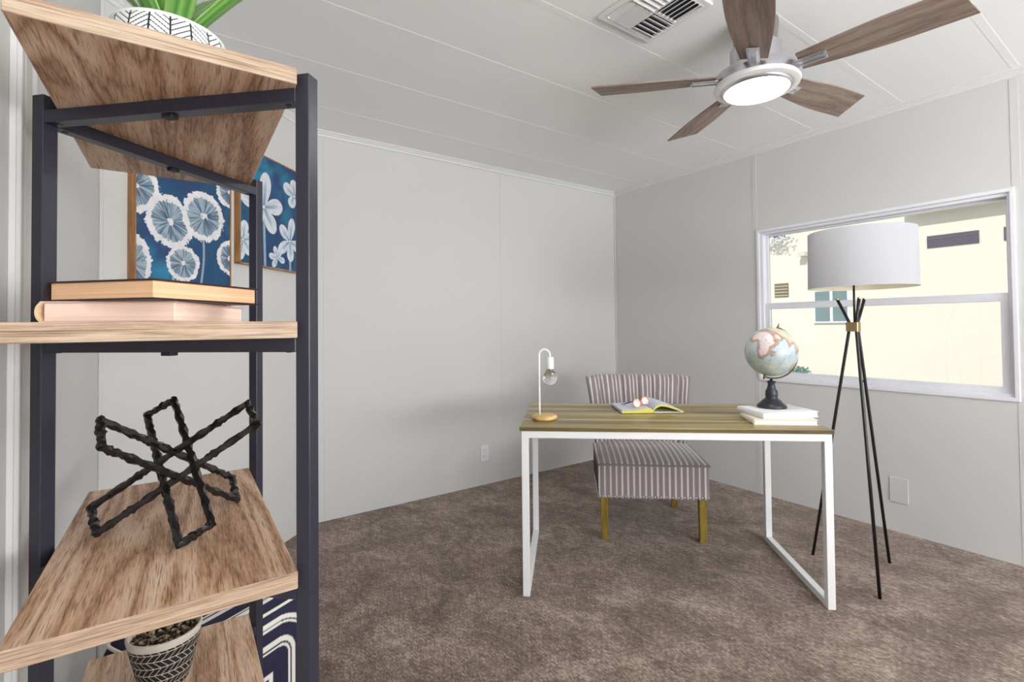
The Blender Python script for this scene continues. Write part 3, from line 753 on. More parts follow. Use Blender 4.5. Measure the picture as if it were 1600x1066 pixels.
up_p = [(bw + t * bw * 0.98, archz(t) + 0.0075 * (1 - t) ** 0.3) for t in np.linspace(0.0, 1.0, 30)]
lo_p = [(bw + t * bw * 0.98, max(0.0026, archz(t) - 0.003)) for t in np.linspace(0.0, 1.0, 30)]
page_stack('right_pages', lo_p, up_p, [M['paper_blue'], M['page_yellow']])
lo_p = [(bw + 0.004 + t * bw * 0.94, 0.0026) for t in np.linspace(0, 1, 8)]; up_p = [(bw + 0.004 + t * bw * 0.94, 0.0055) for t in np.linspace(0, 1, 8)]
page_stack('loose_pages', lo_p, up_p, [M['page'], M['page']])
# folded spectacles standing on the left page
gp = OB + ox * 0.122 + Vector((0.56, 0.829, 0)).normalized() * 0.075
gs = thing('eyeglasses', 'rose gold rimmed eyeglasses resting on the open book', 'glasses', (gp.x, gp.y, DH + 0.0235), ang + 0.25)
TL = Matrix.Rotation(0.55, 4, 'Y') 
def ring(c, r_, tilt):
    return [c + (Matrix.Rotation(tilt, 4, 'X') @ Vector((r_ * math.cos(a_), 0, r_ * math.sin(a_)))) for a_ in np.linspace(0, 2 * PI, 28, endpoint=False)]
c1 = Vector((-0.027, 0, 0.0195)); c2 = Vector((0.027, 0.010, 0.0285))
b = BM(); tube(b, ring(c1, 0.021, -0.35), 0.0026, 8, closed=True); tube(b, ring(c2, 0.021, -0.35), 0.0026, 8, closed=True)
tube(b, [c1 + Vector((0.019, 0.0, 0.008)), Vector((0, 0.004, 0.034)), c2 + Vector((-0.019, 0, 0.008))], 0.0022, 8)
obj('rims', b, M['rose_gold'], gs, True)
for c in (c1, c2):
    b = BM(); vs = [b.verts.new(q) for q in ring(c, 0.020, -0.35)]; f_ = b.faces.new(vs)
    ex = bmesh.ops.extrude_face_region(b, geom=[f_]); bmesh.ops.translate(b, vec=(0, 0.0012, 0), verts=[g for g in ex['geom'] if isinstance(g, bmesh.types.BMVert)])
    obj('lens', b, mat('pale_lens', (0.95, 0.93, 0.93, 1), 0.15, **{'Transmission Weight': 0.35, 'Alpha': 0.75}), gs)
for sx, e0 in ((-1, c1 + Vector((-0.021, 0, 0.006))), (1, c2 + Vector((0.021, 0, 0.004)))):
    tip = Vector((-0.085, 0.055 + 0.012 * sx, 0.003 + (0.004 if sx > 0 else 0)))
    obj('temple', tube(BM(), [e0, e0 + Vector((0, 0.012, 0.001)), e0.lerp(tip, 0.6) + Vector((0, 0.012, 0.002)), tip], 0.0016, 8), M['plastic_black'], gs, True, label='dark temple arm')

# ------------------------------------------------------------------ floor lamp
LC = Vector((2.765, 1.020, 0))
fl = thing('floor_lamp', 'floor lamp with crossed black rod legs, brass clamp and wide white drum shade', 'floor lamp', LC)
feet = [Vector((2.557, 0.870, 0)) - LC, Vector((2.975, 0.967, 0)) - LC, Vector((2.763, 1.238, 0)) - LC]
HZ0, HZ1 = 1.176, 1.222
for f_ in feet:
    d = Vector((f_.x, f_.y, 0)).normalized()
    h0 = d * 0.026 + Vector((0, 0, HZ0)); h1 = d * 0.024 + Vector((0, 0, HZ1)); tp = d * 0.075 + Vector((0, 0, 1.338))
    lg = obj('leg', tube(BM(), [f_ + Vector((0, 0, 0.0)), f_.lerp(h0, 0.5), h0, h1, tp], 0.0072, 12), M['black_rod'], fl, True)
    obj('rod_tip', lathe(BM(), [(0, 0), (0.008, 0), (0.008, 0.006), (0, 0.008)], 12, Matrix.Translation(tp - Vector((0, 0, 0.003))), cap=False), M['brass'], lg)
# three lobed brass clamp
b = BM(); poly = []
angs = sorted(math.atan2(f_.y, f_.x) for f_ in feet)
for k in range(72):
    a_ = 2 * PI * k / 72 - PI
    r_ = 0.017 + 0.022 * max(math.exp(-(((a_ - q + PI) % (2 * PI) - PI) / 0.42) ** 2) for q in angs)
    poly.append((r_ * math.cos(a_), r_ * math.sin(a_)))
prism(b, poly, HZ0, HZ1); obj('brass_clamp', b, M['brass'], fl, autosmooth=50, label='antique brass clamp')
obj('lamp_stem', tube(BM(), [(0, 0, HZ1 - 0.01), (0, 0, 1.44)], 0.005, 12), M['black_rod'], fl, True)
SC = Vector((0.012, -0.028, 0)); SR = 0.227; SZ0, SZ1 = 1.391, 1.668
b = BM(); lathe(b, [(SR, SZ0), (SR - 0.003, SZ1), (SR - 0.0045, SZ1), (SR - 0.0015, SZ0), (SR, SZ0)], 96, Matrix.Translation(SC), cap=False)
sh = obj('lamp_shade', b, [M['shade'], M['shade_in']], fl, autosmooth=40)
for p in sh.data.polygons:
    c = p.center - SC; 
    if p.normal.x * c.x + p.normal.y * c.y < 0: p.material_index = 1
b = BM()
for k in range(3):
    a_ = k * 2 * PI / 3 + 0.4; tube(b, [Vector((0, 0, SZ0 + 0.03)), SC + Vector(((SR - 0.002) * math.cos(a_), (SR - 0.002) * math.sin(a_), SZ0 + 0.012))], 0.0018, 6)
obj('shade_spider', b, M['white_metal'], fl)
obj('lamp_socket', lathe(BM(), [(0, 0), (0.018, 0), (0.018, 0.06), (0, 0.06)], 20, Matrix.Translation((0, 0, 1.43)), cap=False), M['white_plastic'], fl, autosmooth=40)
obj('bulb', lathe(BM(), [(0.012, 0), (0.016, 0.015), (0.029, 0.05), (0.030, 0.065), (0.022, 0.088), (0, 0.096)], 24, Matrix.Translation((0, 0, 1.487))), M['white_plastic'], fl, True)
obj('power_cord', tube(BM(), [Vector((0.012, 0, HZ0)), Vector((0.05, 0.0, 1.02)), Vector((0.068, -0.016, 0.985)), Vector((0.075, -0.01, 0.95)), Vector((0.065, -0.006, 0.92))], 0.0022, 8), M['black_rod'], fl, True)

# ------------------------------------------------------------------ pictures on the slanted wall
dg = Vector((1, 1, 0)).normalized(); nn = Vector((1, -1, 0)).normalized()
def picture(label, s0, s1, z0, z1, painter):
    base = Vector((XL, YQ, 0)) + dg * s0 + Vector((0, 0, z0))
    t = thing('framed_painting', label, 'painting', base, PI / 4)    # local x along the wall, local -y into the room
    W_, H_ = s1 - s0, z1 - z0; D_ = 0.033; fw_ = 0.007
    b = BM()
    for q in ((0, fw_, 0, H_), (W_ - fw_, W_, 0, H_), (0, W_, 0, fw_), (0, W_, H_ - fw_, H_)): box(b, q[0], q[1], -D_, 0, q[2], q[3])
    obj('frame', b, M['frame_wood'], t)
    nu_, nv_ = 300, 360
    u, v_ = np.meshgrid(np.linspace(0, 1, nu_), np.linspace(0, 1, nv_), indexing='ij')
    Pp = np.stack([fw_ + u * (W_ - 2 * fw_), np.full_like(u, -D_ + 0.003), fw_ + v_ * (H_ - 2 * fw_)], -1)
    Cc = painter(u * (W_ - 2 * fw_) + fw_ + s0, v_ * (H_ - 2 * fw_) + fw_ + z0)
    me = mesh_grid('canvas', Pp, colors=Cc); 
    b = bmesh.new(); b.from_mesh(me)
    ex = bmesh.ops.extrude_face_region(b, geom=b.faces[:]); bmesh.ops.translate(b, vec=(0, 0.02, 0), verts=[g for g in ex['geom'] if isinstance(g, bmesh.types.BMVert)])
    bmesh.ops.recalc_face_normals(b, faces=b.faces[:]); b.to_mesh(me); b.free()
    link('canvas', me, M['art'], t)
def bgblue(s, z):
    p = np.stack([s * 5, z * 5, s * 0 + 0.3], -1)
    n1 = vnoise(p + 11, 21, 5)[..., None]; n2 = vnoise(p * 1.7 + 31, 22, 4)[..., None]
    c = np.array([40, 82, 118]) / 255 + (np.array([52, 134, 168]) / 255 - np.array([40, 82, 118]) / 255) * np.clip((n1 - 0.42) * 4, 0, 1)
    return c + (np.array([52, 58, 104]) / 255 - c) * np.clip((n2 - 0.47) * 4, 0, 1) * 0.8
def dandelions(s, z):
    C = bgblue(s, z); white = np.array([232, 230, 234]) / 255
    p = np.stack([s * 40, z * 40, s * 0], -1); wob = vnoise(p + 5, 31, 3) - 0.5
    # stems
    for (x0, z0, x1, z1) in ((0.440, 1.65, 0.43, 1.33), (0.275, 1.60, 0.29, 1.33), (0.335, 1.44, 0.335, 1.33)):
        t = np.clip((z0 - z) / (z0 - z1), 0, 1); xs_ = x0 + (x1 - x0) * t + 0.008 * np.sin(t * 5)
        m_ = (np.abs(s - xs_) < 0.006) & (z < z0)
        C = np.where(m_[..., None], C * 0.3 + white * 0.62, C)
    for (cx_, cz, rx, rz, tilt) in ((0.115, 1.780, 0.10, 0.105, 0), (0.270, 1.672, 0.118, 0.108, -0.5), (0.445, 1.730, 0.118, 0.112, 0), (0.335, 1.505, 0.085, 0.078, 0), (0.100, 1.475, 0.085, 0.115, 0), (0.600, 1.565, 0.078, 0.08, 0), (0.600, 1.885, 0.085, 0.08, 0)):
        ca, sa = math.cos(tilt), math.sin(tilt)
        dx, dz = (s - cx_) * ca + (z - cz) * sa, -(s - cx_) * sa + (z - cz) * ca
        rr = np.hypot(dx / rx, dz / rz) + wob * 0.16 + (vnoise(np.stack([s * 130, z * 130, s * 0], -1), 33, 2) - 0.5) * 0.2; th = np.arctan2(dz, dx)
        q = np.stack([np.cos(th) * 7, np.sin(th) * 7, rr * 1.2], -1); ray = vnoise(q + cx_ * 50, 41, 3)
        inner = np.array([150, 172, 186]) / 255; deep = np.array([34, 62, 92]) / 255
        cc = inner + (deep - inner) * np.clip((ray - 0.42) * 6, 0, 1)[..., None] * np.clip(1.15 - rr, 0, 1)[..., None]
        cc = cc + (white - cc) * np.clip((np.abs(np.sin(th * 17 + ray * 3)) - 0.6) * 1.6, 0, 1)[..., None] * 0.6
        cc = np.where((rr > 0.76)[..., None], white - wob[..., None] * 0.10, cc)
        cc = np.where((rr < 0.13)[..., None], white, cc)
        C = np.where((rr < 1.0)[..., None], cc, C)
    return C
def blossoms(s, z):
    C = bgblue(s, z); white = np.array([224, 228, 234]) / 255; pale = np.array([150, 180, 200]) / 255; navy_ = np.array([40, 84, 124]) / 255
    p = np.stack([s * 30, z * 30, s * 0], -1); wob = vnoise(p + 5, 51, 3) - 0.5
    for (x0, z0, x1, z1) in ((0.844, 1.86, 0.855, 1.55), (1.064, 1.70, 1.07, 1.55)):
        t = np.clip((z0 - z) / (z0 - z1), 0, 1); m_ = (np.abs(s - (x0 + (x1 - x0) * t)) < 0.009) & (z < z0)
        C = np.where(m_[..., None], pale, C)
    def petal(C, x0, z0, x1, z1, wd):
        dx, dz = x1 - x0, z1 - z0; ln = math.hypot(dx, dz); ux, uz = dx / ln, dz / ln
        t = ((s - x0) * ux + (z - z0) * uz) / ln; o_ = (-(s - x0) * uz + (z - z0) * ux)
        prof = wd * np.sqrt(np.clip(np.sin(PI * np.clip(t, 0, 1) ** 1.45), 0, 1))
        d = np.abs(o_) / (prof + 1e-5) + wob * 0.15
        cc = white + (navy_ - white) * (np.clip(1 - np.abs(o_ + wob * 0.01) / (wd * 0.30), 0, 1) * np.clip(0.85 - t, 0, 1))[..., None]
        cc = cc + (pale - cc) * np.clip(vnoise(np.stack([o_ * 160, t * 4, s * 0], -1) + 3, 61, 2) - 0.45, 0, 1)[..., None] * 1.4
        return np.where(((d < 1) & (t > 0) & (t < 1))[..., None], cc, C)
    def flower(C, c, tips, wd):
        for tx, tz in tips: C = petal(C, c[0], c[1], tx, tz, wd)
        return np.where((np.hypot(s - c[0], z - c[1]) < wd * 0.22)[..., None], white, C)
    C = flower(C, (0.844, 1.870), [(0.865, 2.06), (1.00, 1.905), (0.935, 1.745), (0.665, 1.90), (0.76, 1.76)], 0.045)
    C = flower(C, (1.066, 1.722), [(1.09, 1.86), (0.978, 1.80), (0.965, 1.650), (1.075, 1.605), (1.16, 1.69)], 0.032)
    C = flower(C, (0.957, 1.612), [(0.93, 1.675), (0.885, 1.62), (0.915, 1.56), (1.02, 1.60), (0.985, 1.66)], 0.018)
    C = flower(C, (0.690, 1.670), [(0.705, 1.77), (0.62, 1.70), (0.665, 1.565), (0.755, 1.60), (0.77, 1.69)], 0.030)
    C = flower(C, (1.105, 1.995), [(1.01, 2.04), (1.07, 1.925), (1.16, 1.96), (1.10, 2.09)], 0.034)
    return C
picture('blue painting of round white dandelion heads, the left of two on the slanted wall', 0.108, 0.608, 1.325, 1.925, dandelions)
picture('blue painting of white five-petal blossoms, hung higher and right on the slanted wall', 0.665, 1.150, 1.548, 2.148, blossoms)

# ------------------------------------------------------------------ bookshelf
SX, SY, SW, SL, TH, SROT = 0.148, 0.750, 0.2988, 0.6318, 0.0236, math.radians(-1.07)
zs = [CAMZ + 0.350, CAMZ - 0.0134, CAMZ - 0.3655, CAMZ - 0.7205, CAMZ - 1.0755]
shelf = thing('bookshelf', 'open bookshelf with black metal posts and staggered light oak shelves', 'bookshelf', (SX, SY, 0), SROT)
# local: x from -SW..0, y 0..SL
for z_ in zs:
    so = obj('shelf_board', box(BM(), -SW, 0, 0, SL, z_, z_ + TH, bev=0.001, seg=1), [M['oak'], M['oak_edge']], shelf)
    for p in so.data.polygons:
        if abs(p.normal.y) > 0.5: p.material_index = 1
PS = 0.0222
# posts: B at the front right corner, C at the far right corner, A against the middle of the left edge
rb = math.radians(-45 + 0) 
def post(x_, y_, z1, rot):
    return obj('post', box(BM(), -PS / 2, PS / 2, -PS / 2, PS / 2, 0, z1, bev=0.0012, seg=1, M=Matrix.Translation((x_, y_, 0)) @ Matrix.Rotation(rot, 4, 'Z')), M['black_metal'], shelf)
ptop = zs[0] + TH
PB = Vector((0.0150, 0.012)); PA = Vector((-SW - 0.0185, SL / 2 + 0.004)); PC = Vector((0.0150, SL - 0.010))
for q, tz in ((PB, ptop - 0.004), (PC, ptop - 0.004), (PA, ptop + 0.002)): post(q.x, q.y, tz, PI / 4)
def rail(p, q, z1):
    d = (q - p).normalized(); l_ = (q - p).length; a_ = math.atan2(d.y, d.x)
    b = BM(); box(b, PS / 2, l_ - PS / 2, -PS / 2, PS / 2, z1 - 0.0205, z1 - 0.0002, bev=0.001, seg=1, M=Matrix.Translation((p.x, p.y, 0)) @ Matrix.Rotation(a_, 4, 'Z'))
    r_ = obj('rail', b, M['black_metal'], shelf)
    b = BM(); box(b, l_ / 2 - 0.009, l_ / 2 + 0.009, -0.007, 0.007, z1 - 0.026, z1 - 0.0203, bev=0.001, seg=1, M=Matrix.Translation((p.x, p.y, 0)) @ Matrix.Rotation(a_, 4, 'Z'))
    obj('shelf_clip', b, M['plastic_black'], r_)
    b = BM()
    for e_p in (0.028, l_ - 0.028): lathe(b, [(0, 0), (0.0042, 0), (0.0042, 0.0015), (0, 0.0015)], 12, Matrix.Translation((p.x + d.x * e_p, p.y + d.y * e_p, z1 - 0.0215)))
    obj('bolt', b, M['plastic_black'], r_)
for z_ in zs:
    rail(PA, PB, z_); rail(PA, PC, z_)

def shelf_pt(x_, y_, z_): # world -> just passthrough helper
    return (x_, y_, z_)
S1, S2, S3, S4 = [z_ + TH for z_ in zs[:4]]
# two old books on the middle shelf
quad_book('old_book', 'thick old book with pinkish page edges and cream spine, lower of two on the shelf', (-0.141, 0.895, S2 + 0.0004), math.atan2(-0.45, 0.89), 0.166, 0.232, 0.029, mat('pink_cover', L(226, 196, 186), 0.6), M['pages_pink'], group='old books on the middle shelf', over=0.0035, pages2=M['spine_cream'], bulge=0.005)
quad_book('old_book', 'old book with dark cover and orange page edges, upper of two on the shelf', (-0.137, 0.912, S2 + 0.0298), math.atan2(-0.117, 0.112), 0.173, 0.192, 0.027, M['cover_dark'], M['pages_orange'], group='old books on the middle shelf', over=0.004, bulge=0.003)

# iron sculpture of three crossing hammered loops
sc = thing('iron_sculpture', 'black hammered iron sculpture of three crossing rectangular loops on the shelf', 'sculpture', (0.0106, 1.0582, S3))
q = [0.0106, 1.0582, 0.9832, -0.1192, 0.0542, -0.0647, -0.108, 0.0146, -0.0982, 0.0929, 0.0969, -0.0631, 0.098, 0.0569, -0.0982, 0.003, -0.114, -0.101, 0.0454, -0.1255, -0.074]
cz = Vector((0, 0, q[2] - S3))
def hammered(bm, a_, b_, r_=0.0058):
    n_ = 34; d = b_ - a_; t = d.normalized(); u = t.cross(Vector((0, 0, 1))).normalized(); v_ = t.cross(u)
    rings = []
    for i in range(n_ + 1):
        s = i / n_; ph = s * d.length / 0.0185 * 2 * PI
        rg = []
        for k in range(8):
            th = 2 * PI * k / 8 + PI / 8 + 0.5 * math.sin(ph * 0.5)
            rr = r_ * (1.0 + 0.24 * math.sin(ph + (PI if k % 4 in (0, 1) else 0)) ) * (1.12 if k % 2 == 0 else 0.98)
            rg.append(bm.verts.new(a_ + d * s + (u * math.cos(th) + v_ * math.sin(th)) * rr))
        rings.append(rg)
    for A, B in zip(rings, rings[1:]):
        for k in range(8): bm.faces.new([A[k], A[(k + 1) % 8], B[(k + 1) % 8], B[k]])
    bm.faces.new(rings[0]); bm.faces.new(rings[-1])
for i in range(3):
    a_ = Vector(q[3 + 6 * i:6 + 6 * i]); b_ = Vector(q[6 + 6 * i:9 + 6 * i])
    cs = [cz + a_, cz + b_, cz - a_, cz - b_]
    bm_ = BM()
    for k in range(4):
        d = (cs[(k + 1) % 4] - cs[k]).normalized() * 0.003
        hammered(bm_, cs[k] - d, cs[(k + 1) % 4] + d)
    obj('loop', bm_, M['bronze_black'], sc, autosmooth=35)

# patterned planter on the top shelf
pl = thing('potted_plant', 'strap-leaved green plant in round white bowl with black line pattern on the top shelf', 'plant', (0.0, 1.0, S1 + 0.0003))
prof = [(0.045, 0.0), (0.060, 0.004), (0.075, 0.018), (0.086, 0.040), (0.090, 0.062), (0.088, 0.085), (0.084, 0.105), (0.080, 0.115)]
def resample(prof, n):
    p = np.array(prof); d = np.concatenate([[0], np.cumsum(np.hypot(*np.diff(p, axis=0).T))]); t = np.linspace(0, d[-1], n)
    return np.stack([np.interp(t, d, p[:, 0]), np.interp(t, d, p[:, 1])], -1), t
pr, tt = resample(prof, 150)
nth = 640; th = np.linspace(0, 2 * PI, nth, endpoint=False)
Pp = np.stack([np.outer(np.cos(th), pr[:, 0]), np.outer(np.sin(th), pr[:, 0]), np.tile(pr[:, 1], (nth, 1))], -1)
U = np.tile((th / (2 * PI) * 20)[:, None], (1, 150)); V = np.tile(tt[None, :], (nth, 1))
zz = np.where(np.floor(U) % 2 == 0, np.mod(U, 1), 1 - np.mod(U, 1))          # zigzag
ph = np.mod((V + zz * 0.022) / 0.0090, 1.0)
Cc = np.where((ph < 0.24)[..., None], 0.10, 0.93) * np.ones(3)
edge = np.minimum(np.mod(U, 1), 1 - np.mod(U, 1)); Cc = np.where((edge < 0.035)[..., None], 0.10, Cc)
Cc = np.where((V > tt[-1] - 0.006)[..., None], 0.95, Cc)
me = mesh_grid('bowl', Pp, closed_u=True, colors=Cc)
link('bowl', me, M['glaze'], pl, True)
b = BM(); lathe(b, [(0.080, 0.115), (0.0785, 0.117), (0.0755, 0.115), (0.080, 0.09), (0.0845, 0.062), (0.07, 0.02), (0, 0.006)], 64, cap=False)
obj('bowl_lining', b, M['white_plastic'], pl, True)
obj('soil', lathe(BM(), [(0, 0.094), (0.04, 0.096), (0.0785, 0.092), (0.0785, 0.08), (0, 0.08)], 40, cap=False), M['soil'], pl)
def leaf(parent, ang_, length, width, rise, droop, r0=0.02, seed=0):
    n_ = 26; rows = 9; Pl = np.zeros((n_, rows, 3)); Cl = np.zeros((n_, rows, 3))
    d = np.array([math.cos(ang_), math.sin(ang_)]); nrm_ = np.array([-d[1], d[0]])
    for i, t in enumerate(np.linspace(0, 1, n_)):
        rad_ = r0 + length * (t * (1 - droop * 0.25 * t)) * math.cos(rise * (1 - 0.6 * t))
        h_ = 0.095 + length * (math.sin(rise) * t - droop * t * t * 0.5)
        w_ = width * (0.55 + 0.6 * t) * (1 - t ** 5) ** 0.8 if t < 1 else 0
        for j, s in enumerate(np.linspace(-1, 1, rows)):
            Pl[i, j] = (d[0] * rad_ + nrm_[0] * w_ * s, d[1] * rad_ + nrm_[1] * w_ * s, h_ + abs(s) * w_ * 0.45)
            g = 0.5 + 0.5 * math.sin(s * 9 + seed)
            Cl[i, j] = np.array([66, 126, 44]) / 255 * (1 - g) + np.array([132, 178, 92]) / 255 * g
            if j in (0, rows - 1): Cl[i, j] = np.array([150, 190, 110]) / 255
    me = mesh_grid('leaf', Pl, colors=Cl)
    b_ = bmesh.new(); b_.from_mesh(me); ex = bmesh.ops.extrude_face_region(b_, geom=b_.faces[:]); bmesh.ops.translate(b_, vec=(0, 0, 0.0012), verts=[g_ for g_ in ex['geom'] if isinstance(g_, bmesh.types.BMVert)])
    bmesh.ops.recalc_face_normals(b_, faces=b_.faces[:]); b_.to_mesh(me); b_.free()
    return link('leaf', me, M['leaf'], parent, True)
for k, (a_, l_, w_, rs, dr, r0) in enumerate(((-0.55, 0.34, 0.021, 0.84, 0.0, 0.012), (-1.25, 0.27, 0.030, 1.2, 0.25, 0.012), (-1.75, 0.27, 0.032, 1.3, 0.25, 0.012), (-2.4, 0.26, 0.026, 1.2, 0.3, 0.015),
        (0.6, 0.28, 0.018, 1.42, 0.2, 0.010), (1.0, 0.27, 0.018, 1.35, 0.2, 0.012), (1.4, 0.27, 0.018, 1.2, 0.5, 0.015), (2.4, 0.25, 0.018, 1.2, 0.5, 0.015), (3.0, 0.24, 0.018, 1.25, 0.5, 0.015))):
    leaf(pl, a_, l_, w_, rs, dr, r0, k)

# small pot on the lower shelf
pot = thing('plant_pot', 'small black pot with incised cream herringbone lines, filled with gravel', 'pot', (-0.006, 1.221, S4 + 0.0003))
prof = [(0.036, 0.0), (0.040, 0.002), (0.047, 0.025), (0.053, 0.052), (0.058, 0.075), (0.0615, 0.092), (0.063, 0.098), (0.0632, 0.101)]
pr, tt = resample(prof, 130)
nth = 560; th = np.linspace(0, 2 * PI, nth, endpoint=False)
Pp = np.stack([np.outer(np.cos(th), pr[:, 0]), np.outer(np.sin(th), pr[:, 0]), np.tile(pr[:, 1], (nth, 1))], -1)
V = np.tile(tt[None, :], (nth, 1)); A_ = np.tile(th[:, None], (1, 130)) / (2 * PI) * 30
band = np.floor(V / 0.0148); fv = np.mod(V / 0.0148, 1)
sk_ = np.where(band % 2 == 0, fv, 1 - fv) * 1.1
dd = np.mod(A_ + sk_, 1)
Cc = np.where(((dd < 0.12) | (fv < 0.09))[..., None], np.array([196, 190, 176]) / 255, np.array([26, 24, 26]) / 255)
Cc = np.where((V > tt[-1] - 0.012)[..., None], np.array([206, 200, 186]) / 255, Cc)
me = mesh_grid('pot_body', Pp, closed_u=True, colors=Cc); link('pot_body', me, M['matte_glaze'], pot, True)
obj('pot_rim', lathe(BM(), [(0.0632, 0.101), (0.062, 0.1035), (0.0585, 0.1035), (0.057, 0.10), (0.055, 0.07), (0.035, 0.004), (0, 0.004)], 64, cap=False), mat('cream_glaze', L(204, 198, 184), 0.6), pot, True)
# gravel
gb = BM(); gc = []
for k in range(420):
    r_ = 0.054 * math.sqrt(random.random()); a_ = random.random() * 2 * PI; s = random.uniform(0.0022, 0.0045)
    mt4 = Matrix.Translation((r_ * math.cos(a_), r_ * math.sin(a_), 0.086 + random.uniform(0, 0.004))) @ Matrix.Rotation(random.random() * 6, 4, (random.random(), random.random(), 1)) @ Matrix.Diagonal((s, s * random.uniform(0.6, 1), s * random.uniform(0.5, 0.9), 1))
    n0 = len(gb.verts); bmesh.ops.create_icosphere(gb, subdivisions=1, radius=1, matrix=mt4); c = random.choice(((176, 158, 120), (96, 82, 66), (138, 120, 92), (60, 52, 48), (190, 178, 150)))
    gc += [np.array(c) / 255] * (len(gb.verts) - n0)
me = bpy.data.meshes.new('gravel'); gb.to_mesh(me); gb.free(); paint(me, np.array(gc)); g_o = link('gravel', me, M['gravel'], pot); g_o['kind'] = 'stuff'
obj('soil', lathe(BM(), [(0, 0.085), (0.0555, 0.085), (0.0545, 0.075), (0, 0.075)], 40, cap=False), M['soil'], pot)

# navy pouf with white double stripes behind the shelf
PX0, PX1, PY0, PY1, PZ = -0.112, 0.338, 1.517, 1.817, 0.425
pf = thing('floor_cushion', 'navy blue floor cushion with white double stripes standing behind the bookshelf', 'cushion', ((PX0 + PX1) / 2, (PY0 + PY1) / 2, 0), math.radians(30))
hx, hy, hz = (PX1 - PX0) / 2, (PY1 - PY0) / 2, PZ / 2
def face_pts(axis, sgn, n_=150):
    a_, b2 = np.meshgrid(np.linspace(-1, 1, n_), np.linspace(-1, 1, n_), indexing='ij')
    return a_, b2
b_all_v = []; b_all_f = []; b_all_c = []; off_ = 0
for axis in range(3):
    for sgn in (-1, 1):
        n_ = 170
        a_, c_ = np.meshgrid(np.linspace(-1, 1, n_), np.linspace(-1, 1, n_), indexing='ij')
        Q = np.zeros((n_, n_, 3)); oth = [k for k in range(3) if k != axis]
        Q[..., axis] = sgn; Q[..., oth[0]] = a_; Q[..., oth[1]] = c_
        H3 = np.array([hx, hy, hz]); W3 = Q * H3
        # rounded box: clamp to inner box, push out by radius
        rd = 0.055; inn = np.clip(W3, -(H3 - rd), H3 - rd); d = W3 - inn; ln = np.linalg.norm(d, axis=-1, keepdims=True); Wr = inn + d / np.maximum(ln, 1e-9) * rd
        # gentle puff
        A0 = W3[..., oth[0]]; A1 = W3[..., oth[1]]; E0 = H3[oth[0]] - np.abs(A0); E1 = H3[oth[1]] - np.abs(A1)
        ed = np.minimum(E0, E1)
        Wr[..., axis] += sgn * 0.012 * np.clip(ed / 0.15, 0, 1)
        sd = np.where((E0 < 0.15) & (E1 < 0.15), 0.15 - np.hypot(0.15 - E0, 0.15 - E1), ed)
        navy_ = np.array([36, 33, 60]) / 255; wh = np.array([226, 222, 214]) / 255
        m1 = ((sd > 0.036) & (sd < 0.048)) | ((sd > 0.052) & (sd < 0.058)) | ((sd > 0.092) & (sd < 0.106)) | ((sd > 0.111) & (sd < 0.118)) | ((sd > 0.172) & (sd < 0.186)) | ((sd > 0.191) & (sd < 0.198))
        Cq = np.where(m1[..., None], wh, navy_)
        Wr[..., 2] += hz
        vs, fs = grid(Wr); b_all_v += vs; b_all_f += [tuple(k + off_ for k in f_) for f_ in fs]; b_all_c.append(Cq.reshape(-1, 3)); off_ += n_ * n_
me = bpy.data.meshes.new('cushion_body'); me.from_pydata(b_all_v, [], b_all_f); paint(me, np.concatenate(b_all_c)); me.update()
b = bmesh.new(); b.from_mesh(me); bmesh.ops.remove_doubles(b, verts=b.verts[:], dist=0.0003); bmesh.ops.recalc_face_normals(b, faces=b.faces[:]); b.to_mesh(me); b.free()
link('cushion_body', me, M['navy'], pf, True)
wp = mat('white_piping', L(228, 224, 216), 0.8)
for zc in (PZ - 0.016,):
    loop = []
    for k in range(80):
        a_ = 2 * PI * k / 80; ex_ = 0.22
        cx_ = math.copysign(abs(math.cos(a_)) ** ex_, math.cos(a_)) * (hx - 0.010); cy_ = math.copysign(abs(math.sin(a_)) ** ex_, math.sin(a_)) * (hy - 0.010)
        loop.append((cx_, cy_, zc))
    obj('piping', tube(BM(), loop, 0.0045, 8, closed=True), wp, pf, True, label='white piping')

# ------------------------------------------------------------------ outdoors, seen through the window
OX = XR + 3.0
sbox('ground_outside', M['ground'], XR + 0.15, XR + 8, -6, 14, -0.65, -0.6)
hs = thing('neighbouring_house', 'cream stucco house with small windows and white eaves seen through the window', 'house', (OX, 2.0, -0.6))
def hpart(name, mt, *a, parent=None, bev=0): return obj(name, box(BM(), a[0] - OX, a[1] - OX, a[2] - 2.0, a[3] - 2.0, a[4] + 0.6, a[5] + 0.6, bev=bev), mt, parent or hs)
hpart('house_wall', M['stucco'], OX, OX + 4, -6, 9, -0.6, 2.36)
# low pitched roof with overhang on its near part
hpart('soffit', M['soffit'], OX - 0.10, OX, -6, 1.85, 2.36, 2.375)
hpart('fascia', M['fascia'], OX - 0.13, OX - 0.10, -6, 1.85, 2.34, 2.46)
b = BM(); prism(b, [(0, 1.86), (4.2, 1.86), (4.2, 2.2), (0, 1.92)], -8.0, 7.0, M=Matrix(((1, 0, 0, 0), (0, 0, 1, 0), (0, 1, 0, 1.12), (0, 0, 0, 1))))
obj('roof', b, M['soffit'], hs)
f_ = hpart('window', M['dark_glass'], OX - 0.01, OX + 0.01, 1.290, 1.696, 1.988, 2.112)
hpart('window_slat', M['vent_brown'], OX - 0.014, OX - 0.009, 1.290, 1.696, 2.075, 2.082, parent=f_)
hpart('window', M['dark_glass'], OX - 0.01, OX + 0.01, 0.80, 1.115, 1.984, 2.112)
vt = hpart('wall_vent', M['vent_brown'], OX - 0.012, OX + 0.01, 3.117, 3.290, 1.56, 1.735)
b = BM()
for k in range(4): box(b, -0.016, -0.011, 3.122 - 2, 3.285 - 2, 1.575 + 0.6 + k * 0.04, 1.583 + 0.6 + k * 0.04)
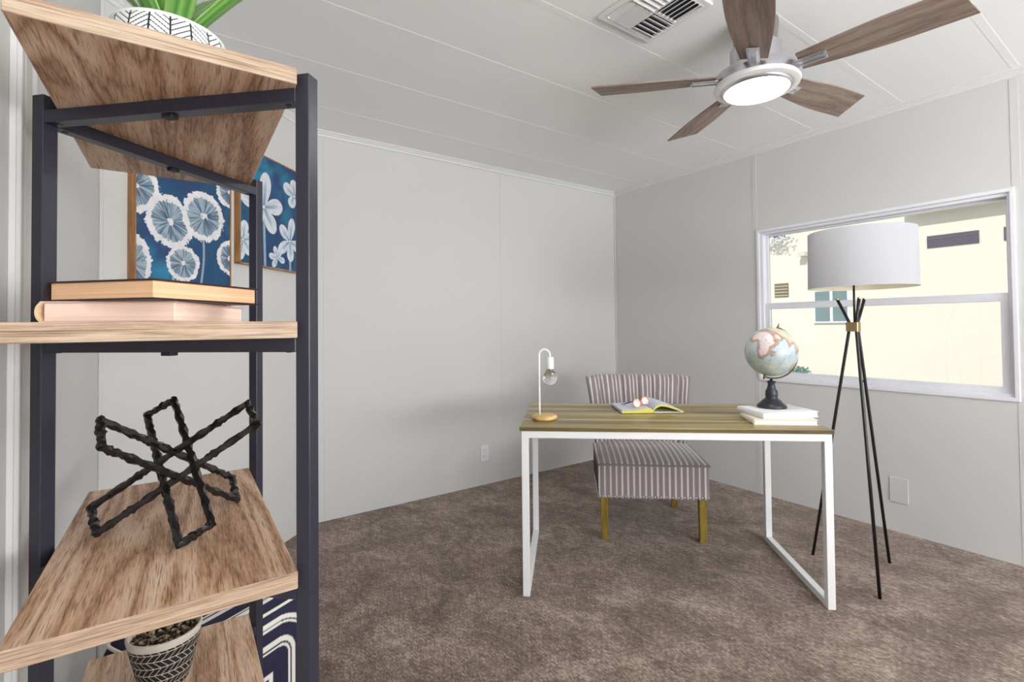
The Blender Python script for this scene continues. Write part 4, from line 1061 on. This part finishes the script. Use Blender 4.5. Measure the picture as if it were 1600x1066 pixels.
obj('vent_slats', b, M['fascia'], vt)
wf = hpart('window', M['soffit'], OX - 0.03, OX + 0.01, 2.42, 2.81, 1.22, 1.62)
hpart('pane', M['teal_glass'], OX - 0.034, OX - 0.028, 2.443, 2.595, 1.24, 1.60, parent=wf)
hpart('pane', M['teal_glass'], OX - 0.034, OX - 0.028, 2.628, 2.790, 1.24, 1.60, parent=wf)
hpart('rafter_end', M['fascia'], OX - 0.12, OX - 0.005, 2.86, 2.94, 2.05, 2.10)
# a leafy branch over the roof, hedge below
def leaf_cluster(name, label, cat, c, rad, n_, sz, mt, toff=0.0):
    b = BM(); r2 = random.Random(5 + n_)
    for k in range(n_):
        d = Vector((r2.gauss(0, 1), r2.gauss(0, 1), r2.gauss(0, 1))).normalized() * r2.random() ** 0.5
        pos = Vector((d.x * rad[0], d.y * rad[1], d.z * rad[2]))
        Mx = Matrix.Translation(pos) @ Matrix.Rotation(r2.random() * 6.3, 4, (r2.random(), r2.random(), r2.random() + 0.1)) @ Matrix.Diagonal((sz, sz * 0.45, 1, 1))
        vs = [b.verts.new(Mx @ Vector(p)) for p in ((-1, 0, 0), (-0.3, 0.8, 0.02), (0.5, 0.7, 0.02), (1, 0, 0), (0.5, -0.7, 0.02), (-0.3, -0.8, 0.02))]
        b.faces.new(vs)
    t = thing(name, label, cat, c)
    obj('foliage', b, mt, t)
    h_ = c[2] + 0.6
    obj('trunk', tube(BM(), [(0, toff, -h_), (0.02, toff + 0.02, -h_ * 0.5), (0, toff, -rad[2]), (0, 0, rad[2] * 0.5)], [0.04, 0.03, 0.02, 0.008], 8), M['vent_brown'], t)
leaf_cluster('garden_shrub', 'small shrub low outside the window near the globe', 'shrub', (OX - 0.3, 2.86, 0.63), (0.12, 0.12, 0.06), 260, 0.022, M['foliage'])
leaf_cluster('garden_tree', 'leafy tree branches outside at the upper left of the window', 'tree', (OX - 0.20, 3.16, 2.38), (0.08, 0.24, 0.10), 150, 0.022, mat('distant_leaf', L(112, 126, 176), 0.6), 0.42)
